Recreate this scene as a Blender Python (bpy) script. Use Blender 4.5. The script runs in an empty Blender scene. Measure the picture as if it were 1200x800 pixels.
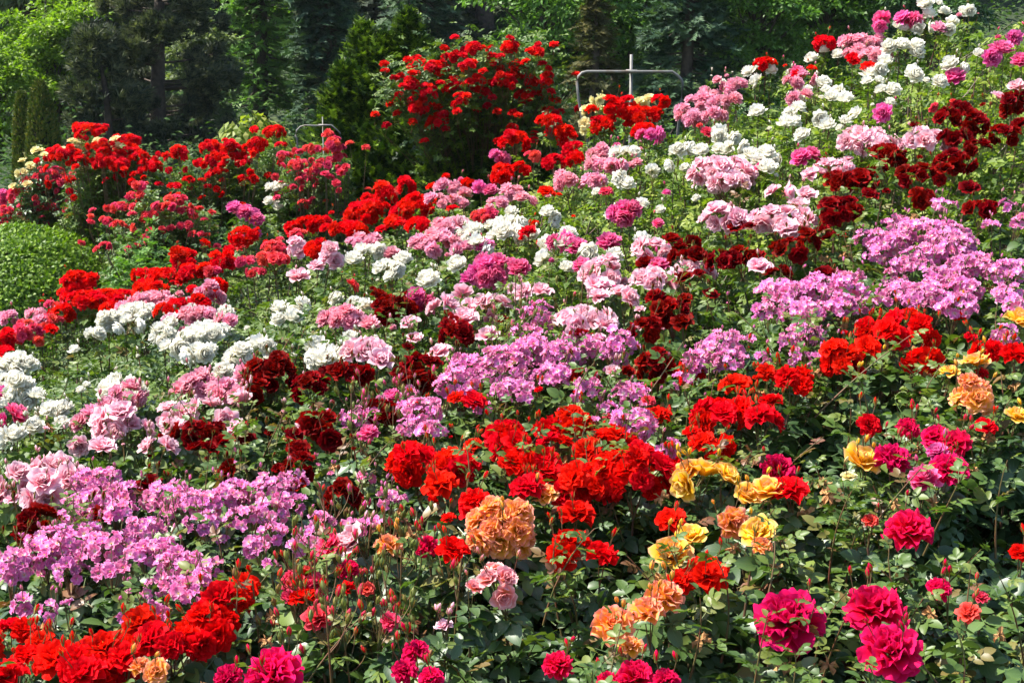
import bpy, math, random
import numpy as np
from mathutils import Vector, Matrix
SC = bpy.context.scene
COL = SC.collection
random.seed(7)
RNG = np.random.default_rng(11)
R_ = math.radians

# ------------------------------------------------------------------ camera
EYE = np.array([0.0, 0.0, 2.1])
PITCH = R_(12.0)
FPX = 1666.7                      # focal length in photograph pixels (1200 wide)
cam_d = bpy.data.cameras.new('camera')
cam_d.lens = 50.0
cam_d.sensor_width = 36.0
cam_d.clip_start = 0.05
cam_d.clip_end = 1500.0
cam = bpy.data.objects.new('camera', cam_d)
COL.objects.link(cam)
cam.location = EYE
cam.rotation_euler = (R_(90) - PITCH, 0, 0)
SC.camera = cam

# ------------------------------------------------------------------ light
TO_SUN = Vector((-0.60, 0.06, 1.0)).normalized()
SUN_ELEV = math.asin(TO_SUN.z)
world = bpy.data.worlds.new('World')
SC.world = world
world.use_nodes = True
wn = world.node_tree
sky = wn.nodes.new('ShaderNodeTexSky')
sky.sky_type = 'NISHITA'
sky.sun_disc = False
sky.sun_elevation = SUN_ELEV
sky.sun_rotation = math.atan2(TO_SUN.x, TO_SUN.y)
bg = wn.nodes['Background']
bg.inputs['Strength'].default_value = 0.13
wn.links.new(sky.outputs[0], bg.inputs['Color'])
sun_d = bpy.data.lights.new('sun', 'SUN')
sun_d.energy = 5.0
sun_d.angle = R_(0.53)
sun_d.color = (1.0, 0.95, 0.86)
sun = bpy.data.objects.new('sun', sun_d)
COL.objects.link(sun)
sun.location = (-20, 10, 30)
sun.rotation_euler = TO_SUN.to_track_quat('Z', 'Y').to_euler()
SC.view_settings.view_transform = 'Standard'
SC.view_settings.look = 'None'
SC.view_settings.exposure = 1.32
SC.view_settings.gamma = 1.0
SC.cycles.max_bounces = 7
SC.cycles.diffuse_bounces = 3
SC.cycles.glossy_bounces = 2
SC.cycles.transmission_bounces = 5
SC.cycles.transparent_max_bounces = 4
SC.cycles.caustics_reflective = False
SC.cycles.caustics_refractive = False
SC.cycles.use_denoising = True

# ------------------------------------------------------------------ place
def sst(e0, e1, x):
    t = np.clip((np.asarray(x, float) - e0) / (e1 - e0), 0, 1)
    return t * t * (3 - 2 * t)

def canopy(X, Y):
    """height of the flower canopy of the bed that climbs away and to one side"""
    X = np.asarray(X, float); Y = np.asarray(Y, float)
    a = 0.10 + 0.22 * np.clip((Y - 2.3) / 4.2, 0, 1)
    Xc = np.clip(X, -2.9, 5.0)
    return 0.75 + 0.11 * np.clip(Y, 0, 7.5) + a * Xc

def ground(X, Y):
    X = np.asarray(X, float); Y = np.asarray(Y, float)
    bed = canopy(X, Y) - 0.82
    flat = 0.12 * np.clip(X, 0, 8) + 0.02 * np.clip(Y - 9, 0, 20)
    k = sst(7.3, 9.0, Y)
    g = bed * (1 - k) + flat * k
    g = g * sst(30, 7, np.abs(X))
    hill = 0.34 * np.clip(Y - 27, 0, 26) * (1 + 0.15 * np.sin(X * 0.21) + 0.1 * np.sin(X * 0.5 + 2))
    bump = 0.02 * np.sin(X * 5.1 + Y * 3.3) + 0.015 * np.sin(X * 9.7 - Y * 7.9) + 0.012 * np.sin(X * 17 + Y * 13)
    return g + hill + bump

CP, SP = math.cos(PITCH), math.sin(PITCH)
def ray(px, py):
    a = (px - 600.0) / FPX; b = (400.0 - py) / FPX
    return np.array([a, CP + b * SP, -SP + b * CP])

def at(px, py, Y):
    """the point at ground distance Y seen through a pixel of the photograph"""
    d = ray(px, py)
    return EYE + d * (Y / d[1])

def hit(px, py):
    d = ray(px, py)
    lo, hi = 1.5, 7.05
    for i in range(40):
        m = (lo + hi) / 2
        p = EYE + d * (m / d[1])
        if p[2] > canopy(p[0], p[1]): lo = m
        else: hi = m
    return EYE + d * (lo / d[1])

# ------------------------------------------------------------------ mesh tools
class MB:
    """collects pieces; build() links them as one mesh object"""
    def __init__(s):
        s.V = []; s.F = {3: [], 4: []}; s.M = {3: [], 4: []}; s.A = []; s.U = []; s.n = 0
    def add(s, v, faces, rnd=0.0, uv=None, mat=0):
        v = np.asarray(v, float).reshape(-1, 3)
        s.V.append(v)
        s.A.append(np.broadcast_to(np.asarray(rnd, float), (len(v),)))
        s.U.append(np.zeros((len(v), 2)) if uv is None else np.asarray(uv, float))
        for f in faces:
            f = np.asarray(f, int)
            if f.ndim == 1: f = f[None]
            if len(f):
                s.F[f.shape[1]].append(f + s.n); s.M[f.shape[1]].append(np.full(len(f), mat))
        s.n += len(v)
    def inst(s, tpl, M, T, rnd, mat=0):
        """many copies of a template (v, tris, quads, uv) at matrices M and places T"""
        v, tris, quads, uv = tpl
        N = len(T)
        if N == 0: return
        V = np.einsum('nij,vj->nvi', M, v) + np.asarray(T)[:, None, :]
        nv = len(v)
        off = (np.arange(N) * nv)[:, None, None]
        fs = []
        if len(tris): fs.append((tris[None] + off).reshape(-1, 3))
        if len(quads): fs.append((quads[None] + off).reshape(-1, 4))
        s.add(V.reshape(-1, 3), fs, np.repeat(rnd, nv), np.tile(uv, (N, 1)), mat)
    def mesh(s, name, mats, smooth=False):
        me = bpy.data.meshes.new(name)
        V = np.concatenate(s.V)
        loops = []; starts = []; mi = []; k = 0
        for n in (3, 4):
            if s.F[n]:
                f = np.concatenate(s.F[n]); loops.append(f.ravel())
                starts.append(k + np.arange(len(f)) * n); k += f.size
                mi.append(np.concatenate(s.M[n]))
        loops = np.concatenate(loops); starts = np.concatenate(starts); mi = np.concatenate(mi)
        me.vertices.add(len(V)); me.vertices.foreach_set('co', V.ravel().astype(np.float32))
        me.loops.add(len(loops)); me.loops.foreach_set('vertex_index', loops.astype(np.int32))
        me.polygons.add(len(starts)); me.polygons.foreach_set('loop_start', starts.astype(np.int32))
        me.polygons.foreach_set('material_index', mi.astype(np.int32))
        me.polygons.foreach_set('use_smooth', np.full(len(starts), smooth))
        me.update(calc_edges=True)
        a = me.attributes.new('rnd', 'FLOAT', 'POINT')
        a.data.foreach_set('value', np.concatenate(s.A).astype(np.float32))
        U = np.concatenate(s.U)
        a = me.attributes.new('pu', 'FLOAT', 'POINT'); a.data.foreach_set('value', U[:, 0].astype(np.float32))
        a = me.attributes.new('pv', 'FLOAT', 'POINT'); a.data.foreach_set('value', U[:, 1].astype(np.float32))
        for m in (mats if isinstance(mats, (list, tuple)) else [mats]): me.materials.append(m)
        me.validate()
        return me

def link(name, me, parent=None, loc=None, kind=None, label=None):
    o = bpy.data.objects.new(name, me)
    COL.objects.link(o)
    if parent is not None: o.parent = parent
    if loc is not None: o.location = loc
    if kind: o['kind'] = kind
    if label: o['label'] = label
    return o

def thing(name, label, cat, loc, group=None, me=None):
    o = bpy.data.objects.new(name, me)
    COL.objects.link(o)
    o.location = loc
    if me is None: o.empty_display_size = 0.1
    o['label'] = label; o['category'] = cat
    if group: o['group'] = group
    return o

def tube(mb, pts, rad, n=5, rnd=0.0, mat=0, cap=False):
    pts = np.asarray(pts, float); k = len(pts)
    rad = np.broadcast_to(np.asarray(rad, float), (k,))
    tan = np.gradient(pts, axis=0)
    tan /= np.linalg.norm(tan, axis=1)[:, None] + 1e-9
    ref = np.array([0.0, 0, 1]) if abs(tan[:, 2]).mean() < 0.9 else np.array([1.0, 0, 0])
    s1 = np.cross(tan, ref); s1 /= np.linalg.norm(s1, axis=1)[:, None] + 1e-9
    s2 = np.cross(tan, s1)
    an = np.arange(n) * 2 * math.pi / n
    V = pts[:, None] + rad[:, None, None] * (np.cos(an)[None, :, None] * s1[:, None] + np.sin(an)[None, :, None] * s2[:, None])
    i = np.arange(k - 1)[:, None] * n; j = np.arange(n)[None]; j2 = (j + 1) % n
    q = np.stack([i + j, i + j2, i + n + j2, i + n + j], -1).reshape(-1, 4)
    fs = [q]
    V = V.reshape(-1, 3)
    if cap:
        V = np.vstack([V, pts[-1:], pts[:1]])
        e = k * n
        jj = np.arange(n)
        fs.append(np.stack([(k - 1) * n + jj, (k - 1) * n + (jj + 1) % n, np.full(n, e)], -1))
        fs.append(np.stack([(jj + 1) % n, jj, np.full(n, e + 1)], -1))
    uv = np.zeros((len(V), 2)); uv[:k * n, 1] = np.repeat(np.linspace(0, 1, k), n)
    mb.add(V, fs, rnd, uv, mat)

def bez(a, b, c, n=6):
    t = np.linspace(0, 1, n)[:, None]
    return (1 - t) ** 2 * np.asarray(a) + 2 * t * (1 - t) * np.asarray(b) + t * t * np.asarray(c)

def frames(Z, spin, scale):
    """matrices whose z column is Z, turned by spin"""
    Z = np.asarray(Z, float); Z = Z / (np.linalg.norm(Z, axis=1)[:, None] + 1e-9)
    ref = np.where(np.abs(Z[:, 2:3]) > 0.95, np.array([[1.0, 0, 0]]), np.array([[0, 0, 1.0]]))
    X = np.cross(ref, Z); X /= np.linalg.norm(X, axis=1)[:, None] + 1e-9
    Y = np.cross(Z, X)
    c, s = np.cos(spin)[:, None], np.sin(spin)[:, None]
    X2 = X * c + Y * s; Y2 = -X * s + Y * c
    return np.stack([X2, Y2, Z], axis=2) * np.asarray(scale).reshape(-1, 1, 1)

def frames_y(Yd, up, scale):
    """matrices whose y column is Yd (leaf direction) with z near up"""
    Yd = Yd / (np.linalg.norm(Yd, axis=1)[:, None] + 1e-9)
    X = np.cross(Yd, up); X /= np.linalg.norm(X, axis=1)[:, None] + 1e-9
    Z = np.cross(X, Yd)
    return np.stack([X, Yd, Z], axis=2) * np.asarray(scale).reshape(-1, 1, 1)

# ------------------------------------------------------------------ materials
def newmat(name):
    m = bpy.data.materials.new(name); m.use_nodes = True
    nt = m.node_tree; nt.nodes.clear()
    out = nt.nodes.new('ShaderNodeOutputMaterial')
    return m, nt, out
def N(nt, t, **kw):
    n = nt.nodes.new(t)
    for k, v in kw.items(): setattr(n, k, v)
    return n
def rnd_value(nt):
    at_ = N(nt, 'ShaderNodeAttribute', attribute_name='rnd')
    oi = N(nt, 'ShaderNodeObjectInfo')
    ad = N(nt, 'ShaderNodeMath', operation='ADD'); fr = N(nt, 'ShaderNodeMath', operation='FRACT')
    nt.links.new(at_.outputs['Fac'], ad.inputs[0]); nt.links.new(oi.outputs['Random'], ad.inputs[1])
    nt.links.new(ad.outputs[0], fr.inputs[0])
    return fr.outputs[0]
def ramp(nt, stops, src):
    r = N(nt, 'ShaderNodeValToRGB')
    el = r.color_ramp.elements
    el[0].position, el[0].color = stops[0][0], (*stops[0][1], 1)
    el[1].position, el[1].color = stops[-1][0], (*stops[-1][1], 1)
    for p, c in stops[1:-1]:
        e = el.new(p); e.color = (*c, 1)
    nt.links.new(src, r.inputs[0])
    return r.outputs[0]
def thin_mat(name, color_out_fn, rough, trans, spec=0.4, bump=0.0, bscale=300, tint=None):
    """a leaf or petal: reflects on both sides and lets some light through"""
    m, nt, out = newmat(name)
    col = color_out_fn(nt)
    p = N(nt, 'ShaderNodeBsdfPrincipled')
    p.inputs['Roughness'].default_value = rough
    p.inputs['Specular IOR Level'].default_value = spec
    nt.links.new(col, p.inputs['Base Color'])
    tr = N(nt, 'ShaderNodeBsdfTranslucent')
    tc = col
    if tint:
        mx = N(nt, 'ShaderNodeMix', data_type='RGBA', blend_type='MULTIPLY')
        mx.inputs[0].default_value = 1.0
        nt.links.new(col, mx.inputs[6]); mx.inputs[7].default_value = (*tint, 1)
        tc = mx.outputs[2]
    nt.links.new(tc, tr.inputs['Color'])
    mix = N(nt, 'ShaderNodeMixShader'); mix.inputs[0].default_value = trans
    nt.links.new(p.outputs[0], mix.inputs[1]); nt.links.new(tr.outputs[0], mix.inputs[2])
    if bump:
        nz = N(nt, 'ShaderNodeTexNoise'); nz.inputs['Scale'].default_value = bscale
        tcn = N(nt, 'ShaderNodeTexCoord'); nt.links.new(tcn.outputs['Object'], nz.inputs['Vector'])
        b = N(nt, 'ShaderNodeBump'); b.inputs['Strength'].default_value = bump
        b.inputs['Distance'].default_value = 0.002
        nt.links.new(nz.outputs[0], b.inputs['Height']); nt.links.new(b.outputs[0], p.inputs['Normal'])
    nt.links.new(mix.outputs[0], out.inputs['Surface'])
    return m
def leaf_mat(name, stops, rough=0.4, trans=0.25, spec=0.5, tint=(1.3, 1.5, 0.5), veins=True):
    def f(nt):
        r = rnd_value(nt)
        c = ramp(nt, stops, r)
        if veins:
            # paler midrib and side veins, run by the leaf's own coordinates
            pu = N(nt, 'ShaderNodeAttribute', attribute_name='pu'); pv = N(nt, 'ShaderNodeAttribute', attribute_name='pv')
            ab = N(nt, 'ShaderNodeMath', operation='ABSOLUTE'); nt.links.new(pu.outputs['Fac'], ab.inputs[0])
            m1 = N(nt, 'ShaderNodeMath', operation='MULTIPLY'); m1.inputs[1].default_value = 0.55
            nt.links.new(ab.outputs[0], m1.inputs[0])
            sb = N(nt, 'ShaderNodeMath', operation='SUBTRACT'); nt.links.new(pv.outputs['Fac'], sb.inputs[0]); nt.links.new(m1.outputs[0], sb.inputs[1])
            ml = N(nt, 'ShaderNodeMath', operation='MULTIPLY'); ml.inputs[1].default_value = 44.0; nt.links.new(sb.outputs[0], ml.inputs[0])
            sn = N(nt, 'ShaderNodeMath', operation='SINE'); nt.links.new(ml.outputs[0], sn.inputs[0])
            s2 = N(nt, 'ShaderNodeMapRange'); s2.inputs[1].default_value = 0.6; s2.inputs[2].default_value = 1.0; s2.inputs[4].default_value = 0.22
            nt.links.new(sn.outputs[0], s2.inputs[0])
            mr = N(nt, 'ShaderNodeMapRange'); mr.inputs[1].default_value = 0.0; mr.inputs[2].default_value = 0.10
            mr.inputs[3].default_value = 0.35; mr.inputs[4].default_value = 0.0; nt.links.new(ab.outputs[0], mr.inputs[0])
            mxx = N(nt, 'ShaderNodeMath', operation='MAXIMUM'); nt.links.new(s2.outputs[0], mxx.inputs[0]); nt.links.new(mr.outputs[0], mxx.inputs[1])
            mx = N(nt, 'ShaderNodeMix', data_type='RGBA'); nt.links.new(mxx.outputs[0], mx.inputs[0])
            nt.links.new(c, mx.inputs[6]); mx.inputs[7].default_value = (0.13, 0.20, 0.06, 1)
            c = mx.outputs[2]
        return c
    return thin_mat(name, f, rough, trans, spec, tint=tint)
def petal_mat(name, stops, trans=0.35, hue=0.015, val=0.2, rough=0.6, tint=None):
    """stops run from the petal's base (0) to its edge (1)"""
    def f(nt):
        pv = N(nt, 'ShaderNodeAttribute', attribute_name='pv')
        tcn = N(nt, 'ShaderNodeTexCoord')
        nz = N(nt, 'ShaderNodeTexNoise'); nz.inputs['Scale'].default_value = 70
        nt.links.new(tcn.outputs['Object'], nz.inputs['Vector'])
        ma = N(nt, 'ShaderNodeMath', operation='MULTIPLY_ADD'); ma.inputs[1].default_value = 0.35; ma.inputs[2].default_value = -0.175
        nt.links.new(nz.outputs[0], ma.inputs[0])
        ad = N(nt, 'ShaderNodeMath', operation='ADD'); nt.links.new(pv.outputs['Fac'], ad.inputs[0]); nt.links.new(ma.outputs[0], ad.inputs[1])
        c = ramp(nt, stops, ad.outputs[0])
        r = rnd_value(nt)
        hs = N(nt, 'ShaderNodeHueSaturation')
        m1 = N(nt, 'ShaderNodeMapRange'); m1.inputs[3].default_value = 0.5 - hue; m1.inputs[4].default_value = 0.5 + hue
        m2 = N(nt, 'ShaderNodeMapRange'); m2.inputs[3].default_value = 1 - val; m2.inputs[4].default_value = 1 + val * 0.35
        nt.links.new(r, m1.inputs[0])
        m3 = N(nt, 'ShaderNodeMath', operation='MULTIPLY'); m3.inputs[1].default_value = 7.13; nt.links.new(r, m3.inputs[0])
        m4 = N(nt, 'ShaderNodeMath', operation='FRACT'); nt.links.new(m3.outputs[0], m4.inputs[0])
        nt.links.new(m4.outputs[0], m2.inputs[0])
        nt.links.new(m1.outputs[0], hs.inputs['Hue']); nt.links.new(m2.outputs[0], hs.inputs['Value'])
        nt.links.new(c, hs.inputs['Color'])
        return hs.outputs[0]
    return thin_mat(name, f, rough, trans, 0.07, tint=tint)
def solid_mat(name, stops, rough=0.8, scale=20.0, bump=0.3, metallic=0.0, dist=0.01):
    m, nt, out = newmat(name)
    tcn = N(nt, 'ShaderNodeTexCoord')
    nz = N(nt, 'ShaderNodeTexNoise'); nz.inputs['Scale'].default_value = scale; nz.inputs['Detail'].default_value = 8
    nt.links.new(tcn.outputs['Object'], nz.inputs['Vector'])
    mr = N(nt, 'ShaderNodeMapRange'); mr.inputs[1].default_value = 0.3; mr.inputs[2].default_value = 0.7
    nt.links.new(nz.outputs[0], mr.inputs[0])
    c = ramp(nt, stops, mr.outputs[0])
    p = N(nt, 'ShaderNodeBsdfPrincipled'); p.inputs['Roughness'].default_value = rough; p.inputs['Metallic'].default_value = metallic
    nt.links.new(c, p.inputs['Base Color'])
    b = N(nt, 'ShaderNodeBump'); b.inputs['Strength'].default_value = bump; b.inputs['Distance'].default_value = dist
    nt.links.new(nz.outputs[0], b.inputs['Height']); nt.links.new(b.outputs[0], p.inputs['Normal'])
    nt.links.new(p.outputs[0], out.inputs['Surface'])
    return m

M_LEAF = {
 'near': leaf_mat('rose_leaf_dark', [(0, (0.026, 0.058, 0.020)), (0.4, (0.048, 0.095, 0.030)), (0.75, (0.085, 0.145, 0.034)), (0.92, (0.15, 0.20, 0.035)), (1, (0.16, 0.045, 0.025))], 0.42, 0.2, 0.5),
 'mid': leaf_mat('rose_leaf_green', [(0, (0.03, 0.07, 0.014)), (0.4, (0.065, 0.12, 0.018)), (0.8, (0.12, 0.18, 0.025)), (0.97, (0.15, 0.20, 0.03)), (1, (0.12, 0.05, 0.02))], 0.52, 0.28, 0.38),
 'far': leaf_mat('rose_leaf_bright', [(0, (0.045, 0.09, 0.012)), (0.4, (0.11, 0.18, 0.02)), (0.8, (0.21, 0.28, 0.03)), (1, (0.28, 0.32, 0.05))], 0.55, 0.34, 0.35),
}
M_CANE = solid_mat('rose_cane', [(0, (0.045, 0.06, 0.018)), (0.5, (0.09, 0.055, 0.03)), (1, (0.10, 0.03, 0.02))], 0.55, 14, 0.2)
M_PEDICEL = solid_mat('flower_stalk', [(0, (0.08, 0.10, 0.025)), (1, (0.16, 0.04, 0.025))], 0.55, 30, 0.1)
M_SEPAL = leaf_mat('sepal', [(0, (0.09, 0.13, 0.03)), (0.6, (0.19, 0.20, 0.04)), (1, (0.28, 0.12, 0.05))], 0.5, 0.2, 0.3, veins=False)
M_STAMEN = solid_mat('stamen', [(0, (0.65, 0.36, 0.03)), (1, (0.85, 0.62, 0.10))], 0.7, 200, 0.5)
M_SPENT = solid_mat('spent_petal', [(0, (0.30, 0.13, 0.05)), (1, (0.50, 0.28, 0.10))], 0.9, 60, 0.4)
PET = {
 'S': petal_mat('petal_scarlet', [(0, (0.55, 0.001, 0.001)), (0.7, (0.74, 0.0022, 0.0022)), (1, (0.84, 0.004, 0.0055))], 0.45, 0.003, 0.2),
 'A': petal_mat('petal_climber_scarlet', [(0, (0.58, 0.001, 0.002)), (0.7, (0.76, 0.003, 0.005)), (1, (0.86, 0.012, 0.016))], 0.48, 0.004, 0.3),
 'K': petal_mat('petal_salmon_red', [(0, (0.55, 0.01, 0.02)), (0.6, (0.76, 0.02, 0.05)), (1, (0.85, 0.10, 0.14))], 0.4, 0.015, 0.2),
 'D': petal_mat('petal_dark_crimson', [(0, (0.07, 0.0004, 0.0005)), (0.7, (0.17, 0.0008, 0.0010)), (1, (0.30, 0.002, 0.0025))], 0.36, 0.003, 0.35),
 'W': petal_mat('petal_white', [(0, (0.76, 0.68, 0.42)), (0.4, (0.84, 0.80, 0.66)), (1, (0.88, 0.86, 0.77))], 0.35, 0.0, 0.06),
 'P': petal_mat('petal_pale_pink', [(0, (0.84, 0.20, 0.30)), (0.45, (0.86, 0.36, 0.45)), (0.8, (0.87, 0.50, 0.57)), (1, (0.88, 0.64, 0.68))], 0.38, 0.01, 0.12),
 'B': petal_mat('petal_mid_pink', [(0, (0.70, 0.10, 0.20)), (0.6, (0.86, 0.27, 0.39)), (1, (0.90, 0.48, 0.57))], 0.38, 0.015, 0.15),
 'H': petal_mat('petal_hot_pink', [(0, (0.60, 0.01, 0.12)), (0.6, (0.82, 0.05, 0.26)), (1, (0.86, 0.22, 0.44))], 0.4, 0.015, 0.18),
 'L': petal_mat('petal_lilac_pink', [(0, (0.90, 0.78, 0.68)), (0.22, (0.88, 0.58, 0.70)), (0.45, (0.86, 0.27, 0.52)), (0.85, (0.78, 0.16, 0.44)), (1, (0.90, 0.48, 0.68))], 0.40, 0.022, 0.35),
 'O': petal_mat('petal_apricot', [(0, (0.96, 0.47, 0.02)), (0.55, (0.97, 0.49, 0.045)), (0.82, (0.97, 0.42, 0.11)), (1, (0.93, 0.38, 0.27))], 0.4, 0.012, 0.1),
 'V': petal_mat('petal_peach_pink', [(0, (0.93, 0.36, 0.08)), (0.5, (0.88, 0.28, 0.22)), (0.8, (0.86, 0.34, 0.36)), (1, (0.88, 0.55, 0.52))], 0.4, 0.01, 0.1),
 'Y': petal_mat('petal_golden_yellow', [(0, (0.95, 0.42, 0.008)), (0.6, (0.95, 0.53, 0.025)), (0.85, (0.94, 0.56, 0.09)), (1, (0.92, 0.52, 0.24))], 0.4, 0.012, 0.1),
 'C': petal_mat('petal_cream', [(0, (0.85, 0.65, 0.20)), (1, (0.84, 0.76, 0.42))], 0.35, 0.01, 0.1),
 'R': petal_mat('petal_raspberry', [(0, (0.50, 0.0006, 0.018)), (0.6, (0.68, 0.002, 0.04)), (1, (0.80, 0.010, 0.12))], 0.42, 0.006, 0.2),
}
# ------------------------------------------------------------------ blooms
def petal(mb, phi, r0, z0, L, W, a0, a1, cup, ruf, rg, nu=4, nv=4, notch=0.0):
    v = np.linspace(0, 1, nv); u = np.linspace(-1, 1, nu)
    al = a0 + a1 * v
    dv = L / (nv - 1)
    am = (al[1:] + al[:-1]) / 2
    r = r0 + np.concatenate([[0], np.cumsum(np.sin(am)) * dv])
    z = z0 + np.concatenate([[0], np.cumsum(np.cos(am)) * dv])
    w = W * (0.28 + 0.72 * np.sin(np.pi * np.clip(0.05 + 0.72 * v, 0, 1)) ** 0.8)
    U, Vv = np.meshgrid(u, v)
    back = Vv ** 3 * L * (0.20 * np.abs(U) ** 2.2 - notch * (1 - np.abs(U)))   # rounded tip
    ct = cup * U ** 2 * w[:, None]
    ph = rg.uniform(0, 6.28)
    rf = ruf * L * Vv ** 2 * np.sin(U * rg.uniform(2.5, 4.5) + ph)
    nr = -np.cos(al)[:, None]; nz = np.sin(al)[:, None]
    rr = r[:, None] + nr * (ct + rf) - np.sin(al)[:, None] * back
    zz = z[:, None] + nz * (ct + rf) - np.cos(al)[:, None] * back
    yy = U * w[:, None] * 0.5
    c, s = math.cos(phi), math.sin(phi)
    P = np.stack([rr * c - yy * s, rr * s + yy * c, zz], -1).reshape(-1, 3)
    i = np.arange(nv - 1)[:, None] * nu; j = np.arange(nu - 1)[None]
    q = np.stack([i + j, i + j + 1, i + nu + j + 1, i + nu + j], -1).reshape(-1, 4)
    uv = np.stack([U.ravel(), Vv.ravel()], -1)
    mb.add(P, [q], 0.0, uv)

# rings of petals: (count, opening angle, bend, length, width, cupping), in bloom radii
RINGS = {
 'ruffled': [(4, -2, -16, .74, .42, .55), (6, 8, 2, .82, .50, .40), (8, 20, 10, .90, .56, .32), (9, 34, 18, .97, .62, .26), (10, 50, 28, 1.02, .68, .22), (9, 70, 26, 1.0, .70, .18), (7, 92, 10, .94, .70, .15)],
 'tea':   [(4, -2, -16, .74, .46, .55), (5, 8, 2, .82, .58, .40), (6, 20, 12, .90, .68, .30), (8, 34, 24, .97, .76, .24), (8, 50, 34, 1.02, .84, .20), (6, 72, 30, 1.0, .84, .15)],
 'globe': [(4, 2, -20, .80, .50, .5), (6, 18, -26, .88, .62, .45), (8, 38, -42, .95, .70, .42), (9, 60, -58, 1.0, .76, .40), (9, 84, -70, 1.0, .80, .36), (8, 108, -74, .96, .80, .32)],
 'pompon': [(4, 0, -10, .80, .45, .5), (6, 14, -6, .86, .50, .35), (8, 30, -6, .92, .55, .3), (9, 50, -12, .95, .60, .3), (10, 72, -20, .95, .62, .25), (9, 94, -24, .92, .62, .2)],
 'semi':  [(4, 6, 10, .55, .42, .3), (6, 24, 22, .76, .56, .28), (8, 40, 26, .90, .66, .24), (9, 58, 26, 1.0, .74, .20), (7, 80, 18, 1.0, .76, .15)],
 'cup':   [(4, 4, -8, .66, .50, .5), (5, 18, 6, .76, .62, .35), (6, 34, 18, .90, .80, .25), (7, 54, 30, 1.02, .92, .15)],
 'single': [(6, 50, 34, 1.0, .84, .22), (4, 30, 30, .62, .6, .3)],
}
SHAPE = {'S': ('semi', .068, .16), 'A': ('semi', .054, .14), 'K': ('semi', .052, .12), 'D': ('cup', .058, .13), 'W': ('globe', .064, .035), 'P': ('cup', .072, .13),
         'B': ('pompon', .060, .08), 'H': ('pompon', .074, .08), 'L': ('single', .030, .22), 'O': ('tea', .058, .16), 'V': ('cup', .050, .14),
         'Y': ('cup', .076, .12), 'C': ('cup', .062, .08), 'R': ('ruffled', .095, .19)}
def make_bloom(kind, seed, fine):
    rg = np.random.default_rng(seed)
    shape, dia, ruf = SHAPE[kind]
    mb = MB()
    rings = RINGS[shape]
    n = len(rings)
    for k, (cnt, a0, a1, L, W, cup) in enumerate(rings):
        if shape == 'single': cnt = int(rg.integers(5, 8)) if k == 0 else (int(rg.integers(2, 5)) if seed % 2 else 0)
        off = rg.uniform(0, 6.28)
        for i in range(cnt):
            phi = off + (i + rg.uniform(-.22, .22)) * 2 * math.pi / cnt
            f = 6 if kind in 'RO' else (5 if fine else 4)
            if shape == 'single': nu, nv = 4, 4
            else: nu, nv = f, f
            petal(mb, phi, 0.02 + 0.035 * k, 0.05 - 0.035 * k + rg.uniform(-.02, .02), L * rg.uniform(.9, 1.08), W * rg.uniform(.88, 1.1),
                  R_(a0 + rg.normal(0, 5)), R_(a1 + rg.normal(0, 9)), cup * rg.uniform(.6, 1.3), ruf * rg.uniform(.4, 1.6), rg, nu, nv,
                  0.08 if shape == 'single' else rg.uniform(0, .06))
    if kind in 'L' or (kind in 'SKY' and seed % 3 == 0):
        m = 14 if kind != 'L' else 7
        for i in range(m):
            a = rg.uniform(0, 6.28); t = rg.uniform(.05, .5)
            d = np.array([math.cos(a) * math.sin(t), math.sin(a) * math.sin(t), math.cos(t)])
            L = (.30 if kind == 'L' else .38)
            p = d * L + np.array([0, 0, .04])
            s_ = .05 if kind == 'L' else .035
            tube(mb, [d * .05, p, p + d * .03], [s_ * .35, s_ * .4, s_], 3, 0, 1, True)
    # calyx cup under the bloom
    tube(mb, [(0, 0, -.32), (0, 0, -.16), (0, 0, -.02), (0, 0, .08)], [.03, .10, .13, .05], 5, 0, 2)
    for i in range(5):
        a = i * 1.2566 + .3
        c, s = math.cos(a), math.sin(a)
        b = np.array([[.10 * c, .10 * s, -.06], [.3 * c - .07 * s, .3 * s + .07 * c, -.12], [.3 * c + .07 * s, .3 * s - .07 * c, -.12], [.55 * c, .55 * s, -.26]])
        mb.add(b, [np.array([[0, 1, 2], [1, 3, 2]])], .5, None, 2)
    me = mb.mesh('bloom_' + kind, [PET[kind], M_STAMEN, M_SEPAL], True)
    pts = np.concatenate(mb.V); uv = np.concatenate(mb.U)
    rr = np.hypot(pts[:, 0], pts[:, 1])[uv[:, 1] > .5]
    me.transform(Matrix.Scale(dia / 2 / float(np.percentile(rr, 88)), 4))
    return me
BLOOM = {k: [make_bloom(k, 100 + 7 * i + ord(k), k not in 'LKCA') for i in range(5)] for k in SHAPE}

def make_bud(kind, seed):
    rg = np.random.default_rng(seed)
    mb = MB()
    s = .5
    z = np.array([0, .12, .4, .8, 1.15, 1.4]); r = np.array([.05, .2, .34, .33, .18, .02])
    tube(mb, np.stack([z * 0, z * 0, z], -1), r, 6, 0, 0)
    tube(mb, [(0, 0, -.25), (0, 0, -.08), (0, 0, .12)], [.06, .2, .19], 6, 0, 1)
    for i in range(5):
        a = i * 1.2566 + rg.uniform(-.2, .2); c, q = math.cos(a), math.sin(a)
        o = rg.uniform(.34, .6)
        b = np.array([[.2 * c - .1 * q, .2 * q + .1 * c, .05], [.2 * c + .1 * q, .2 * q - .1 * c, .05], [.37 * c - .1 * q, .37 * q + .1 * c, .6], [.37 * c + .1 * q, .37 * q - .1 * c, .6], [o * c, o * q, 1.5]])
        mb.add(b, [np.array([[0, 1, 3, 2]]), np.array([[2, 3, 4]])], .7, None, 1)
    me = mb.mesh('bud_' + kind, [PET[kind], M_SEPAL], True)
    me.transform(Matrix.Scale(.0125, 4))
    return me
BUD = {k: [make_bud(k, i) for i in range(2)] for k in SHAPE}
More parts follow.
